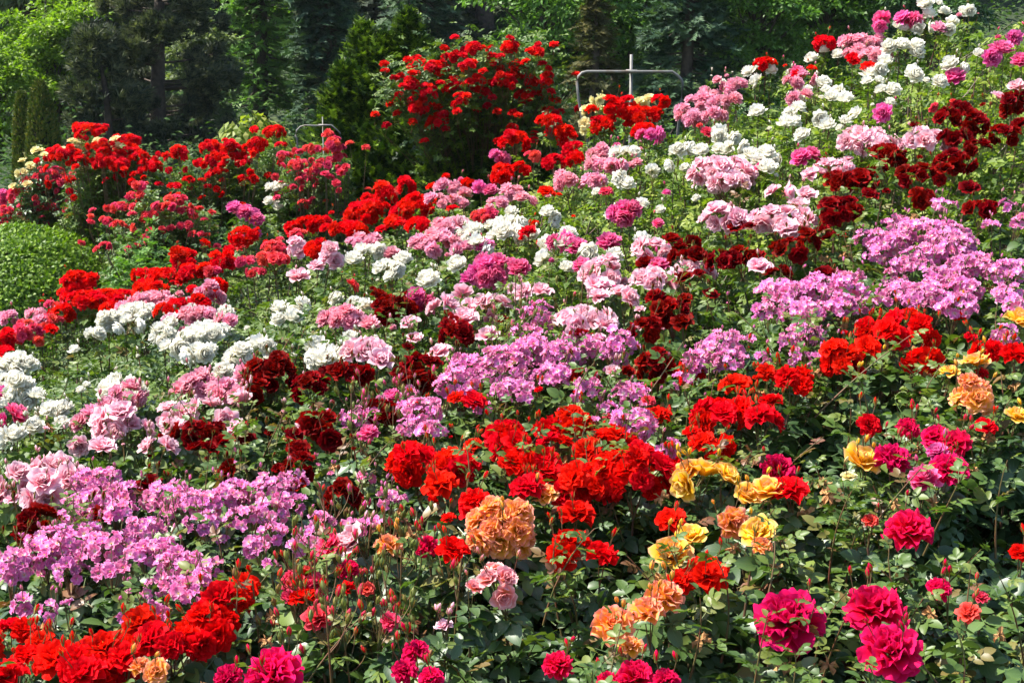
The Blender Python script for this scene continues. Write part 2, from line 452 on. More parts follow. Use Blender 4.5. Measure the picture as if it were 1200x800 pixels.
def make_spent():
    mb = MB(); rg = np.random.default_rng(3)
    for i in range(14):
        petal(mb, rg.uniform(0, 6.28), .05, 0, rg.uniform(.5, .9), .35, R_(rg.uniform(30, 150)), R_(rg.uniform(-40, 60)), .3, .3, rg, 3, 3)
    me = mb.mesh('spent_bloom', [M_SPENT], False); me.transform(Matrix.Scale(.026, 4)); return me
SPENT = make_spent()
def make_green_bud():
    src = make_bud('S', 9); src.name = 'bud_closed'
    src.materials[0] = M_SEPAL; return src
GREEN_BUD = make_green_bud()

# ------------------------------------------------------------------ leaves
def leaflet_tpl(w=.30, fold=.10, droop=.18):
    ys = [0, .22, .52, .82, 1.0]; ws = [0, w * .85, w, w * .62, 0]
    v = [(0, 0, 0)]; uv = [(0, 0)]
    for y, x in zip(ys[1:-1], ws[1:-1]):
        z = -droop * y * y
        v += [(-x, y, z + fold * x / w), (0, y, z), (x, y, z + fold * x / w)]; uv += [(-1, y), (0, y), (1, y)]
    v.append((0, 1.0, -droop * 1.1)); uv.append((0, 1))
    t = [(0, 2, 1), (0, 3, 2), (7, 8, 10), (8, 9, 10)]
    q = [(1, 2, 5, 4), (2, 3, 6, 5), (4, 5, 8, 7), (5, 6, 9, 8)]
    return np.array(v, float), np.array(t), np.array(q), np.array(uv, float)
def compound_tpl(seed, lt, n5=True):
    """a rose leaf: stalk with five leaflets, one unit long"""
    rg = np.random.default_rng(seed)
    V, T, Q, U = [], [], [], []; n = 0
    spots = [(0, .56, 0, .44), (-1, .50, 58, .36), (1, .50, -58, .36)]
    if n5: spots += [(-1, .26, 66, .28), (1, .26, -66, .28)]
    for sd, y, a, L in spots:
        a = R_(a + rg.uniform(-9, 9)); L *= rg.uniform(.9, 1.1)
        c, s = math.cos(a), math.sin(a)
        tw = rg.uniform(-.35, .35); ct, st = math.cos(tw), math.sin(tw)
        Rz = np.array([[c, -s, 0], [s, c, 0], [0, 0, 1.0]]); Ry = np.array([[ct, 0, st], [0, 1, 0], [-st, 0, ct]])
        v = lt[0] @ (Rz @ Ry).T * L + np.array([0, y, -.12 * y * y + rg.uniform(-.01, .01)])
        V.append(v); T.append(lt[1] + n); Q.append(lt[2] + n); U.append(lt[3]); n += len(v)
    st = np.array([(-.008, 0, 0), (.008, 0, 0), (.008, .3, -.008), (-.008, .3, -.008), (.006, .58, -.04), (-.006, .58, -.04)])
    V.append(st); Q.append(np.array([(0, 1, 2, 3), (3, 2, 4, 5)]) + n); U.append(np.zeros((6, 2)))
    return np.concatenate(V), np.concatenate(T), np.concatenate(Q), np.concatenate(U)
LEAFLET = leaflet_tpl()
CTPL = [compound_tpl(i, leaflet_tpl(.29 + .03 * (i % 3), .10 + .03 * (i % 2), .1 + .08 * (i % 3))) for i in range(6)]
simple = (np.array([(0, 0, 0), (-.3, .45, .07), (0, .45, -.04), (.3, .45, .07), (0, 1, -.14)]), np.array([(0, 2, 1), (0, 3, 2), (1, 2, 4), (2, 3, 4)]), np.zeros((0, 4), int), np.array([(0, 0), (-1, .45), (0, .45), (1, .45), (0, 1.0)]))
CTPL_FAR = [compound_tpl(i, simple) for i in range(4)]
def tpl_mesh(name, tpl, mat, scale):
    mb = MB(); mb.inst(tpl, np.eye(3)[None] * scale, np.zeros((1, 3)), np.zeros(1)); return mb.mesh(name, mat, True)
LEAF_ME = {k: [tpl_mesh('leaf', t, M_LEAF[k], 1.0) for t in CTPL] for k in ('near', 'mid')}

def leaf_dirs(n, rg, out=None, tilt=.55):
    """leaf directions (mostly level, a little drooping) and their upward normals"""
    a = rg.uniform(0, 2 * math.pi, n)
    d = np.stack([np.cos(a), np.sin(a), rg.normal(-.1, .35, n)], -1)
    if out is not None: d = d + out
    up = np.stack([rg.normal(-.1, tilt, n), rg.normal(-.05, tilt, n), np.ones(n)], -1)
    return d, up

# ------------------------------------------------------------------ rose bushes
def parse(txt):
    out = []
    for ln in txt.strip().split('\n'):
        ln = ln.strip()
        if not ln or ln[0] == '#': continue
        kind, dep, opt, label, pts = [x.strip() for x in ln.split('|')]
        cl = []
        for c in pts.split(';'):
            c = c.strip()
            if not c: continue
            k = kind
            if c[0].isalpha(): k, c = c[0], c[2:]
            cl.append((k, *[float(t) for t in c.split(',')]))
        out.append(dict(kind=kind, dep=float(dep) if dep != '-' else None, opt=opt, label=label, cl=cl))
    return out
# kind | distance | options | label | trusses: x,y,rx,ry in the photograph
# kinds: S scarlet K salmon red D dark crimson W white P pale pink B mid pink H hot pink L lilac O apricot V peach pink Y yellow C cream R raspberry
FIELD = '''
S|-||scarlet rose bush with massed frilly trusses below the broad lilac drift, above small orange blooms|265,710,34,24;240,734,36,22;168,738,30,16;285,688,16,10;200,755,34,18;225,752,30,18
S|-||scarlet rose bush at the bottom corner of the bed beneath stray lilac sprays|15,742,30,20;32,772,28,18;66,772,22,14;8,792,20,12;48,752,14,12
S|-||big scarlet rose truss spilling over the bottom edge beside frilly orange blooms|120,768,38,24;100,788,36,16;150,775,24,16;O:185,786,20,13;O:164,782,10,10
R|-||raspberry red rose bush cut by the bottom edge, next to upright budding stems|320,790,32,15;268,794,16,10
L|-||lilac pink rose bush at the bed's edge with stray sprays hanging over scarlet roses|20,665,24,18;52,650,26,16;60,632,26,13;26,710,13,12;56,716,12,12;80,712,10,10
L|-||lilac pink rose bush topping the broad drift, next to pale pink rose trusses|112,564,30,13;108,590,26,14;150,578,20,12;92,606,20,12;140,600,18,12
L|-||lilac pink rose bush in the middle of the broad drift with clear yellow eyes|90,636,30,16;132,642,28,16;168,625,24,16;130,668,20,10
L|-||lilac pink rose bush whose sprays dip lowest towards the massed scarlet roses|180,648,28,15;212,662,26,16;225,690,26,15;188,686,20,12;245,668,16,12;180,718,14,9;150,722,10,8
L|-||lilac pink rose bush along the far rim of the broad drift, thick with open florets|200,582,30,14;236,590,26,14;275,580,26,14;290,606,22,13;240,614,22,12
L|-||lilac pink rose bush ending the broad drift where dark crimson blooms stand behind|320,574,24,17;345,566,14,12;318,600,22,12;340,590,16,10
L|-||thin lilac pink rose bush between the broad drift and the upright budding stems|320,626,20,12;365,628,20,12;300,642,14,11;345,642,12,8;378,610,14,8;425,616,20,7
K|-|buds|budding rose bush with crowded reddish stalks and scarlet blooms glowing behind|387,640,15,10;352,682,26,18;S:365,706,22,14;K:372,725,16,10;R:408,668,13,10;S:405,690,10,8;340,700,9,7
K|-|buds|budding rose bush of pale sepals and small faded pink blooms over raspberry buds|457,728,10,8;O:455,640,13,12;R:500,640,13,10;P:425,634,22,12;K:430,690,8,6;P:520,735,9,6
R|-||raspberry rose bush with a stack of upright blooms below the budding stems|487,764,13,14;474,786,15,13;505,794,14,10
O|-||apricot rose bush with one very large orange truss and a peach pink truss beneath|587,618,38,26;V:583,682,28,21;S:530,645,15,15;V:556,690,10,9
S|-||scarlet rose bush with three separate rounded blooms beside the big apricot truss|676,603,19,15;663,643,23,21;705,650,16,14
S|-||scarlet rose bush with two joined trusses and a lone tilted bloom just below them|485,540,28,18;530,545,28,18;516,568,18,10;557,587,13,14
S|-||scarlet rose bush with layered trusses on dark stems directly behind the large apricot truss|600,522,25,13;600,546,22,14;632,545,24,18;618,572,18,9
S|-||scarlet rose bush with tall tight trusses under the long lilac sprays|667,497,30,17;688,530,16,14;S:652,520,20,12;640,505,14,10
S|-||scarlet rose bush carrying the single widest domed truss above a yellow cluster|742,556,42,30
Y|-||yellow rose bush with a wide apricot tinted truss next to the widest scarlet dome|820,562,26,19;850,560,15,14;806,556,14,14;S:787,610,16,11
Y|-||golden yellow rose bush with small loose blooms shaded by a scarlet bloom|875,582,14,10;902,578,17,13;S:925,576,20,13;R:912,550,20,11
O|-||pink edged apricot rose bush with a ragged yellow spent truss beside it|852,612,19,17;Y:890,626,18,14;O:893,640,10,8
Y|-||yellow rose bush with stacked loose blooms over hanging scarlet petals|787,652,20,19;810,632,16,12;S:828,674,22,19;S:797,682,14,10
O|-||orange yellow rose bush with a stepped row of three loose blooms|778,700,19,14;757,718,17,16;718,733,20,16;738,758,12,10
R|-||small raspberry rose bush with one compact bloom above dark glossy leaves|654,779,17,16
R|-||raspberry rose bush with a low line of blooms cut by the bottom edge|745,794,22,10;712,798,12,8;780,797,15,8
R|-||raspberry rose bush with one huge ruffled bloom above dry mulch|925,728,37,36
R|-||raspberry rose bush with two ruffled blooms crossed by a dark bare cane|1025,716,34,27;1045,764,35,23
R|-||raspberry rose bush with a leafy flat truss beside bare red mulch|1065,622,27,20;K:1020,610,8,6
R|-||rose bush of big grey green leaves with small fading red blooms|1100,690,14,12;K:1135,718,12,9;K:1150,700,8,7;S:1195,648,10,10
R|-||raspberry rose bush with paired round blooms on tall canes over a purple edged bloom|1045,538,20,19;1112,550,22,17;H:1083,562,12,15
R|-||raspberry rose bush with compact blooms just under the round orange rose|1097,512,16,13;1120,520,18,13;1064,502,12,12;H:1098,530,10,8
S|-||scarlet rose bush with one flat truss beside raspberry blooms|1017,498,21,14
Y|-||yellow rose bush holding one ragged golden bloom on a tall bare stem|1007,543,18,12;C:995,560,8,7
O|-||rose bush with one round orange pink bloom under two golden trusses|1140,468,24,22;Y:1146,430,21,13;Y:1113,438,10,9
Y|-||yellow rose bush at the frame edge above a small scarlet truss|1194,378,15,14;S:1190,415,14,7;Y:1190,490,12,10;S:1155,500,11,8
S|-||scarlet rose bush with the tallest truss backed by the wide lilac pink bank|1058,374,20,13;1082,392,20,19;1044,394,22,15;1078,422,22,15;1018,388,14,10
S|-||scarlet rose bush with one broad single truss between lilac sprays and grey leaves|987,424,25,22;1016,408,13,13
S|-||scarlet rose bush with a wide open truss showing yellow stamens|933,447,24,18;900,440,18,14;905,474,22,10;893,496,22,17;862,452,16,11
S|-||scarlet rose bush with a blocky double truss in front of lilac rounded heads|840,487,28,20;830,522,24,14;868,480,16,12
L|-||lilac pink rose bush with rounded heads in front of dark crimson roses and bare canes|850,402,22,13;833,416,22,13;814,428,14,16;855,424,18,11;800,446,12,9
L|-||lilac pink rose bush with a broad level spray behind the scarlet trusses|920,345,26,14;960,340,26,15;996,335,20,14;944,364,24,12;900,368,14,12;985,360,20,12
L|-||lilac pink rose bush with a drooping tail of sprays between scarlet trusses|926,400,13,12;950,394,13,12;936,420,14,9;895,420,10,8
L|-||lilac pink rose bush rising highest of the bank under the dark crimson trusses|1042,290,24,17;1086,272,28,13;1060,310,14,11;1052,262,16,7
L|-||lilac pink rose bush filling the middle of the upper bank|1112,292,30,16;1140,314,26,14;1110,326,24,12;1085,300,16,12
L|-||lilac pink rose bush on the lower front of the bank above the tall scarlet truss|1055,345,24,13;1092,350,28,14;1122,360,22,13;1130,340,18,12
L|-||lilac rose bush at the frame edge with shaded purple sprays beside yellow blooms|1180,320,22,12;1184,350,20,15;1190,364,14,14;1176,396,16,13;1195,262,12,9
L|-||lilac pink rose bush spreading over the middle of the bed with red seed stems behind|592,434,30,24;550,430,22,14;600,458,24,11;626,410,22,14
L|-||lilac pink rose bush joined to the middle drift beside a pair of dark crimson roses|655,420,20,18;652,442,20,13;690,458,20,13;668,400,12,8
L|-|sprays|small lilac pink rose bush with bare branching red seed stems|630,372,18,15;616,390,16,9;P:622,345,18,10
L|-||lilac pink rose bush with two upright heads below dark crimson trusses|727,406,18,17;712,412,10,10;P:718,436,8,6
L|-||lilac pink rose bush with a rounded head trailing a thin lower spray|742,498,27,20;740,462,22,11;786,526,13,9;712,478,12,8
L|-||lilac pink rose bush with narrow buds in front of the small dark crimson roses|495,484,23,16;480,502,18,10;505,504,16,10;440,486,13,8
L|-|buds|small pinkish lilac rose bush of scattered buds beside the scarlet double truss|418,490,16,11;H:460,465,9,8;H:432,508,10,7;460,585,18,9
D|-||dark crimson rose bush with two linked trusses beside a pale pink mass|318,440,27,19;300,456,16,12;366,452,22,15;395,438,11,9
D|-||dark crimson rose bush with a tall stacked truss among black green leaves|370,498,26,15;384,512,14,10;352,528,18,9;345,512,10,8
D|-||dark crimson rose bush with a lower pair of trusses above the lilac drift|350,548,22,14;345,568,10,9;402,582,19,17
D|-||dark crimson rose bush in front of the pale pink mass with petals in deep shade|235,508,27,15;240,530,20,12;262,520,12,9
D|-||low dark crimson rose bush peeping between pale pink and lilac blooms|38,614,22,18;20,637,17,9;D:176,570,12,12;114,603,9,8
P|-||pale pink rose bush with wide wavy blooms at the edge above dark crimson roses|15,565,22,18;50,576,23,20;60,550,20,13;82,562,16,12
P|-||pale pink rose bush with the biggest sunlit blooms in the massed group|143,502,27,20;130,486,18,12;185,526,20,13;204,488,24,17;120,526,14,9
P|-||pale pink rose bush packed close behind dark crimson blooms|281,473,17,16;284,504,18,13;262,488,18,13;P:244,478,18,12
B|-||mid pink rose bush with ruffled heads crowning the pale pink mass|237,450,25,13;262,462,22,13;210,460,14,9;B:292,436,18,10
B|-||mid pink rose bush with a pair of quilted heads beside a flat white truss|147,464,21,13;103,490,18,13;128,478,12,8
H|-||hot pink rose bush cut by the frame edge below cream white blooms|12,490,16,14;3,464,10,10
W|-||white rose bush cut by the frame edge with creamy drooping blooms|20,430,24,12;25,460,19,19;42,468,12,10;8,445,12,10
W|-||white rose bush with a flat truss among dark leaves near the quilted pink heads|70,481,17,9;18,512,16,8;40,500,10,6
W|-||white rose bush with a small two part truss at the foot of glossy dark leaves|145,447,14,10;128,458,12,7
W|-||white rose bush with a large pale dome beside the dark crimson linked trusses|278,423,18,15;312,405,14,9;262,436,10,8
W|-||white rose bush with three level trusses in a row below pink pompons|190,395,15,12;222,398,16,9;246,390,24,9;232,413,18,8;200,380,8,6
W|-||white rose bush with a long ragged truss in front of raspberry red roses|130,377,15,12;160,366,20,8;150,380,14,8
S|-||deep red rose bush with a raised solid truss at the field's far corner|93,332,19,12;88,345,16,8;120,350,30,10;75,366,14,9;130,362,14,8;K:64,358,10,6
K|-||mixed rose bush of faded red and pink at the frame edge|33,390,20,13;B:10,374,12,9;S:8,402,12,12;B:48,378,14,8;S:60,386,7,5
B|-||mid pink rose bush with pompon heads on tall stems beside the red truss|178,352,24,9;B:200,378,12,7
B|-||mid pink rose bush with a tall two tier pompon head against scarlet roses|243,345,15,13;234,369,17,10;266,375,15,8;P:200,375,8,6
S|-||scarlet rose bush with a broken row of bright trusses below the clipped hedge's end|215,303,17,13;195,325,16,10;225,318,15,9;180,338,17,8;238,286,9,7
S|-||scarlet rose bush with a low flame red truss tucked behind pink pompons|205,363,20,12;255,334,12,9;262,308,16,13;240,316,10,8
S|-||scarlet rose bush with a wind swept truss on top of tall leafy stems|285,277,18,11;K:322,290,14,8;S:345,266,10,7
P|-||washed pink rose bush with small mixed heads beside scarlet blooms on dark stems|350,292,13,11;K:320,303,17,8;388,300,13,13;350,326,11,9
S|-||scarlet rose bush with glowing trusses stepping up towards the dark yew|372,293,15,11;390,270,12,7;365,262,18,9;K:352,275,10,6
S|-||scarlet rose bush in the red ridge directly before the yew's foot|425,250,22,11;452,229,15,11;410,268,20,9;440,243,18,9
S|-||scarlet rose bush ending the red ridge beside a pink pompon tower|488,241,20,12;490,264,15,10;462,262,14,8;470,248,12,8
B|-||mid pink rose bush with a tower of pompons at the end of the red ridge|524,220,16,10;524,236,18,9;H:562,220,11,10
B|-||pink rose bush with three faded pompon heads on the ridge below the climbing rose|600,226,15,10;583,239,14,8;612,236,12,8;545,240,9,6
S|-||scarlet rose bush with a tall two tier head beside the climbing rose's foot|603,163,18,12;H:586,186,12,9;588,204,16,12;612,198,10,8
S|-||scarlet rose bush with narrow stacked trusses between climbing rose and metal hoop|645,143,15,9;664,158,11,11;650,190,14,10;675,188,12,9;670,174,10,8;K:625,183,11,7
K|-||small red rose bush between pompon heads and flat white blooms on the ridge|565,253,17,7;S:640,228,12,8;P:530,263,14,5
W|-||white rose bush with two low blooms on the far ridge|645,253,14,8;600,263,12,5
B|-||mid pink rose bush with double pompon heads at the hoop's foot|704,181,14,10;703,194,15,8;667,212,17,9;698,212,13,8;K:710,228,11,7
W|-||white rose bush tucked under the metal hoop's pipe with faint pink buds|733,180,15,9;733,208,12,8;765,203,12,10;B:722,195,10,7
H|-||hot pink rose bush with a single mixed truss below the metal hoop|730,249,18,12;W:752,240,7,6
S|-||scarlet rose bush seen through the metal hoop with solid domed heads|715,124,12,12;705,148,15,11;730,138,14,9
S|-||scarlet rose bush straddling the hoop's upright post|750,134,20,10;752,152,14,8;775,117,11,9;H:760,158,14,6
C|7.6||pale yellow rose bush showing around the hoop's standing leg|695,130,15,8;685,150,8,11;756,122,13,8;702,117,10,5
B|-||mid pink rose bush with crowded pompons against dark trees by the hoop|800,134,12,12;825,120,16,9;815,141,14,10;837,137,13,9
B|-||mid pink rose bush with towering pompon heads higher up against the trees|843,99,9,9;863,102,14,10;840,120,14,9;858,118,12,8;K:828,156,10,6
W|-||white rose bush with full round blooms beside the pale pink wavy truss|795,178,15,12;850,158,16,11;863,172,14,9;790,192,10,8
W|-||white rose bush with separated balls in front of the pompon group|898,181,10,9;898,198,10,7;887,132,9,7;822,178,8,6
W|-||white rose bush with clustered balls topped by a small scarlet truss|880,87,10,8;891,95,10,7;904,83,6,5;S:896,75,12,5
B|-||pink rose bush with a hot pink crown between two white groups|930,97,11,8;945,90,11,8;938,114,13,8;H:925,84,11,8;S:935,88,7,5
W|-||white rose bush with small balls below a lone scarlet pompon on the skyline|965,63,10,7;951,70,7,6;982,65,6,5;962,100,10,7;S:967,50,13,8
B|-||dusky pink rose bush with a broad skyline truss over white blooms|1012,50,20,9;1000,62,12,8;1026,65,15,7;S:1000,70,8,6;S:1018,79,8,7
W|-||white rose bush with a drooping skyline cluster below hot pink blooms|1034,78,13,10;1024,98,14,8;1036,110,12,9;1055,57,18,8
H|-||hot pink rose bush with two bright blooms standing on the skyline|1035,27,11,10;1066,24,13,8;B:1100,34,8,5
W|-||white rose bush with tall nodding blooms cut by the top edge|1082,32,13,7;1060,37,9,6;1089,19,7,7;1085,5,8,7;1114,28,10,12;1135,12,8,8
W|-||white rose bush with two separate perfect balls beside a lone hot pink bloom|1121,78,12,10;1069,90,10,9;1099,100,11,10
H|-||hot pink rose bush at the frame edge on the skyline|1165,65,13,10;1190,45,12,12;1197,72,7,9
W|-||white rose bush with balls strung through bright leaves around one hot pink bloom|990,122,10,11;1009,135,10,11;990,149,11,10;975,118,8,9;H:1038,132,12,10
W|-||white rose bush with ragged blooms mixed with small pink heads on bright leaves|932,132,13,11;921,145,9,7;962,138,12,10;970,148,8,6;945,160,12,9
H|-||hot pink rose bush with one flat bloom above a pale pink bank|942,187,18,12
P|-||pale pink rose bush with a high ridge of blooms behind dark crimson ones|1017,166,28,15;1042,172,16,12;1080,166,26,14;K:1090,125,10,5
P|-||pale pink rose bush with a trailing row half hidden by dark crimson roses|955,207,15,11;978,198,24,11;945,230,10,9;913,226,16,8
P|-||pale pink rose bush with one wavy umbrella truss on a dark bare stem|845,202,34,16;850,214,22,10
P|-||pale pink rose bush with two broad trusses below the umbrella shaped one|850,259,28,15;915,258,30,14;930,270,18,9;890,315,12,9
D|-||dark crimson rose bush with a wide high truss over pale pink roses|1040,182,22,10;1000,212,28,12;1028,198,12,8;982,218,16,9
D|-||dark crimson rose bush high on the bank with a fourfold truss|1110,140,16,12;1125,130,13,9;1145,146,15,12;1120,162,15,10
D|-||dark crimson rose bush at the frame edge high on the bank|1190,124,18,15;1178,158,17,11;1195,148,10,9;P:1170,115,8,6;P:1192,104,10,6
D|-||dark crimson rose bush with two velvet heads above the lilac bank|1075,205,19,13;1080,232,18,13;1118,190,22,13;1104,206,12,10;1135,222,10,8
D|-||dark crimson rose bush with one low head against pale pink and bright leaves|985,248,24,14;960,276,16,10;D:1150,246,18,11
D|-||dark crimson rose bush with stepped trusses and bare stems above lilac sprays|925,294,20,15;910,322,16,8;D:948,284,14,11
D|-||dark crimson rose bush with dark twin heads on tall bare canes|810,288,14,12;812,302,14,9;845,305,16,11;795,300,12,11
P|-||pale pink rose bush with full wavy blooms in the middle of the field|706,322,27,18;700,338,14,9;765,295,22,13;H:682,312,9,9
P|-||pale pink rose bush with a level row of blooms above dark crimson ones|762,328,25,13;730,348,18,10;H:772,312,10,6
D|-||dark crimson rose bush with twin heads below the level pale pink row|785,368,20,15;772,352,14,12;757,386,19,15;800,380,12,10
D|-||dark crimson rose bush with one round head beside an upright lilac head|768,431,21,17
P|-||pale pink rose bush with a spreading pale truss behind the middle lilac drift|683,376,30,13;D:680,398,13,8;P:710,382,12,9
H|-||hot pink rose bush with a quilted round head and two smaller ones|572,320,22,15;609,315,11,10;550,326,9,7
H|-||hot pink rose bush with round heads among bright leaves in the upper field|655,283,17,10;676,290,10,10;714,285,12,10;S:618,272,9,5
W|-||white rose bush with scattered flat blooms below hot pink heads in the upper field|695,296,15,9;750,284,12,8;640,305,13,8;720,300,9,6
W|-||white rose bush with a full double dome on the middle ridge|592,274,18,13;555,272,10,8;561,288,12,9;594,262,13,7
B|-||mid pink rose bush with a long dusky pompon row beside white domes|510,284,28,11;520,268,16,8;537,292,11,9;492,292,10,6
W|-||white rose bush with small balls below the long dusky pompon row|540,314,12,10;502,329,11,8;455,315,16,6;472,305,9,5
W|-||white rose bush with one loose bloom below faded pink heads near the red ridge|430,297,12,8;415,305,9,8;B:428,284,20,7
D|-||dark crimson rose bush with a low flat head backed by a hot pink bloom|462,362,23,16;H:490,350,15,13;445,350,10,8
B|-||mid pink rose bush with one quilted ball beside a white ball|400,375,23,14;B:433,381,10,10;W:428,360,8,8
W|-||white rose bush with upright blooms in dark leaves at the middle of the field|348,360,13,10;326,378,9,11;344,373,10,8
W|-||white rose bush with a flat pale row above the dark crimson linked trusses|385,420,22,8;372,408,12,7;410,398,9,6
P|-||pale pink rose bush with crowded ruffled blooms behind dark crimson ones|520,362,17,13;543,346,16,12;567,364,22,16;545,375,14,9
D|-||dark crimson rose bush in front of crowded ruffled pale pink blooms|535,392,23,14;530,378,12,8
P|-||pale pink rose bush with almost white blooms above small dark crimson ones|428,411,24,13;440,424,15,9;P:515,415,12,9;P:572,395,12,9
D|-||dark crimson rose bush with small heads lost among bare brown stems|412,437,18,10;490,428,22,11;495,446,16,9;470,440,10,8
S|-||small red rose bush with half open blooms beside the middle lilac drift|535,467,9,8;556,470,12,6;K:410,335,10,8;K:760,470,7,6
'''
BACK = '''
S|9.6|r=0.42,0.44|scarlet and cream rose bush crowning the far bed beside clipped conifer cones|105,151,18,7;146,167,17,8;143,178,12,6;75,181,19,9;110,188,16,8;132,190,18,8;162,182,12,8;177,195,13,8;C:92,168,12,4;C:117,166,7,4;120,172,12,7
K|10.3|r=0.46,0.24|wide salmon red rose bush at the frame edge behind the clipped hedge|38,215,14,8;60,222,14,8;80,212,12,8;20,232,12,8;30,246,12,6;52,240,14,7;70,236,12,7;88,232,10,7;12,250,10,6;H:4,230,9,8;60,205,18,8;8,262,10,5;38,258,12,5
K|8.6|r=0.30,0.26|thin red rose bush with scattered small blooms over green stems|155,231,10,6;165,218,10,5;205,234,12,6;140,243,12,5;190,242,12,5;215,247,10,5;228,246,7,4;125,258,8,5;175,252,9,4
S|9.4|r=0.42,0.34|bushy scarlet rose bush with trusses over dark lower leaves|210,180,11,8;245,172,13,8;240,192,9,6;268,178,17,11;285,188,11,8;301,170,11,9;322,155,13,8;246,206,6,5;220,212,7,5;287,211,7,5;255,185,12,7;200,184,8,5
K|9.0|r=0.36,0.30|pinkish red rose bush beside the yew under the small metal rail|332,183,9,5;348,194,12,7;358,211,11,8;372,193,7,6;379,206,8,5;391,170,11,9;385,158,9,6;396,184,8,7;W:325,220,13,4;368,175,8,5
H|8.3|r=0.28,0.12|small hot pink rose bush low in front of the bushy scarlet one|290,250,14,8;275,244,8,6;302,257,10,6
C|10.2|r=0.24,0.24|pale yellow rose bush standing under the clipped conifer cones|28,190,6,4;45,178,7,4;24,203,6,4;52,183,5,4;36,198,5,3
'''
CLIMB = [(597,55,12,5),(630,60,11,8),(557,58,12,7),(535,66,10,7),(490,73,10,6),(512,79,14,9),(463,92,6,5),(482,97,10,7),(467,114,7,7),(500,106,14,10),(490,125,15,12),(515,140,12,10),(532,100,10,9),(549,78,12,8),(560,96,10,7),(605,80,14,9),(592,96,16,10),(625,98,11,8),(642,92,11,10),(620,112,16,7),(650,117,7,6),(540,118,11,9),(503,149,7,6),(645,134,11,8),(578,70,10,7),(570,110,10,6),(645,152,10,6),(600,150,9,6)]
# ------------------------------------------------------------------ the ground
def soil_mat():
    m, nt, out = newmat('garden_ground')
    tcn = N(nt, 'ShaderNodeTexCoord'); sx = N(nt, 'ShaderNodeSeparateXYZ'); nt.links.new(tcn.outputs['Object'], sx.inputs[0])
    nz = N(nt, 'ShaderNodeTexNoise'); nz.inputs['Scale'].default_value = 9; nz.inputs['Detail'].default_value = 9; nt.links.new(tcn.outputs['Object'], nz.inputs['Vector'])
    mr = N(nt, 'ShaderNodeMapRange'); mr.inputs[1].default_value = .3; mr.inputs[2].default_value = .7; nt.links.new(nz.outputs[0], mr.inputs[0])
    soil = ramp(nt, [(0, (0.020, 0.012, 0.008)), (0.5, (0.038, 0.024, 0.015)), (0.8, (0.06, 0.034, 0.020)), (1, (0.09, 0.05, 0.03))], mr.outputs[0])
    cov = ramp(nt, [(0, (0.010, 0.018, 0.006)), (0.5, (0.02, 0.038, 0.010)), (1, (0.045, 0.07, 0.015))], mr.outputs[0])
    ad = N(nt, 'ShaderNodeMath', operation='ADD'); nt.links.new(sx.outputs['Y'], ad.inputs[0]); nt.links.new(nz.outputs[0], ad.inputs[1])
    k = N(nt, 'ShaderNodeMapRange'); k.inputs[1].default_value = 7.6; k.inputs[2].default_value = 8.4; nt.links.new(ad.outputs[0], k.inputs[0])
    mx = N(nt, 'ShaderNodeMix', data_type='RGBA'); nt.links.new(k.outputs[0], mx.inputs[0]); nt.links.new(soil, mx.inputs[6]); nt.links.new(cov, mx.inputs[7])
    p = N(nt, 'ShaderNodeBsdfPrincipled'); p.inputs['Roughness'].default_value = .95; nt.links.new(mx.outputs[2], p.inputs['Base Color'])
    b = N(nt, 'ShaderNodeBump'); b.inputs['Strength'].default_value = .8; b.inputs['Distance'].default_value = .03
    nt.links.new(nz.outputs[0], b.inputs['Height']); nt.links.new(b.outputs[0], p.inputs['Normal']); nt.links.new(p.outputs[0], out.inputs['Surface'])
    return m
M_SOIL = soil_mat()
def axis_pts(lo, hi, mid0, mid1, fine, n_out):
    m = np.arange(mid0, mid1 + 1e-6, fine)
    a = mid0 - np.geomspace(fine, mid0 - lo, n_out)[::-1]; b = mid1 + np.geomspace(fine, hi - mid1, n_out)
    return np.concatenate([a, m, b])
gx = axis_pts(-220, 220, -6, 6, 0.12, 40); gy = axis_pts(-60, 400, -1, 12, 0.12, 55)
GX, GY = np.meshgrid(gx, gy)
GZ = ground(GX, GY)
mb = MB()
nx = len(gx); i = np.arange(len(gy) - 1)[:, None] * nx; j = np.arange(nx - 1)[None]
mb.add(np.stack([GX, GY, GZ], -1).reshape(-1, 3), [np.stack([i + j, i + j + 1, i + nx + j + 1, i + nx + j], -1).reshape(-1, 4)])
link('ground', mb.mesh('ground', M_SOIL, True), kind='structure')

# mulch and fallen petals on the bed
M_MULCH = solid_mat('mulch', [(0, (0.05, 0.02, 0.012)), (0.5, (0.17, 0.05, 0.03)), (1, (0.32, 0.15, 0.08))], 0.95, 40, 0.3)
rg = np.random.default_rng(5)
n = 9000
X = rg.uniform(-1.6, 2.0, n); Y = rg.uniform(1.7, 4.4, n)
chip = (np.array([(-.5, -.3, 0), (.5, -.25, .08), (.45, .3, -.05), (-.4, .28, .1)]), np.zeros((0, 3), int), np.array([(0, 1, 2, 3)]), np.zeros((4, 2)))
d, up = leaf_dirs(n, rg, tilt=.8)
mb = MB()
mb.inst(chip, frames_y(d, up, rg.uniform(.010, .030, n)), np.stack([X, Y, ground(X, Y) + rg.uniform(.004, .03, n)], -1), rg.uniform(0, 1, n))
link('mulch', mb.mesh('mulch', M_MULCH), kind='stuff')
mb = MB(); n = 1500
X = rg.uniform(-1.6, 2.0, n); Y = rg.uniform(1.7, 4.4, n)
d, up = leaf_dirs(n, rg, tilt=.5)
pt = MB(); petal(pt, 0, 0, 0, 1, .9, R_(80), R_(-30), .2, .1, rg, 3, 3)
ptt = (pt.V[0], np.zeros((0, 3), int), pt.F[4][0], pt.U[0])
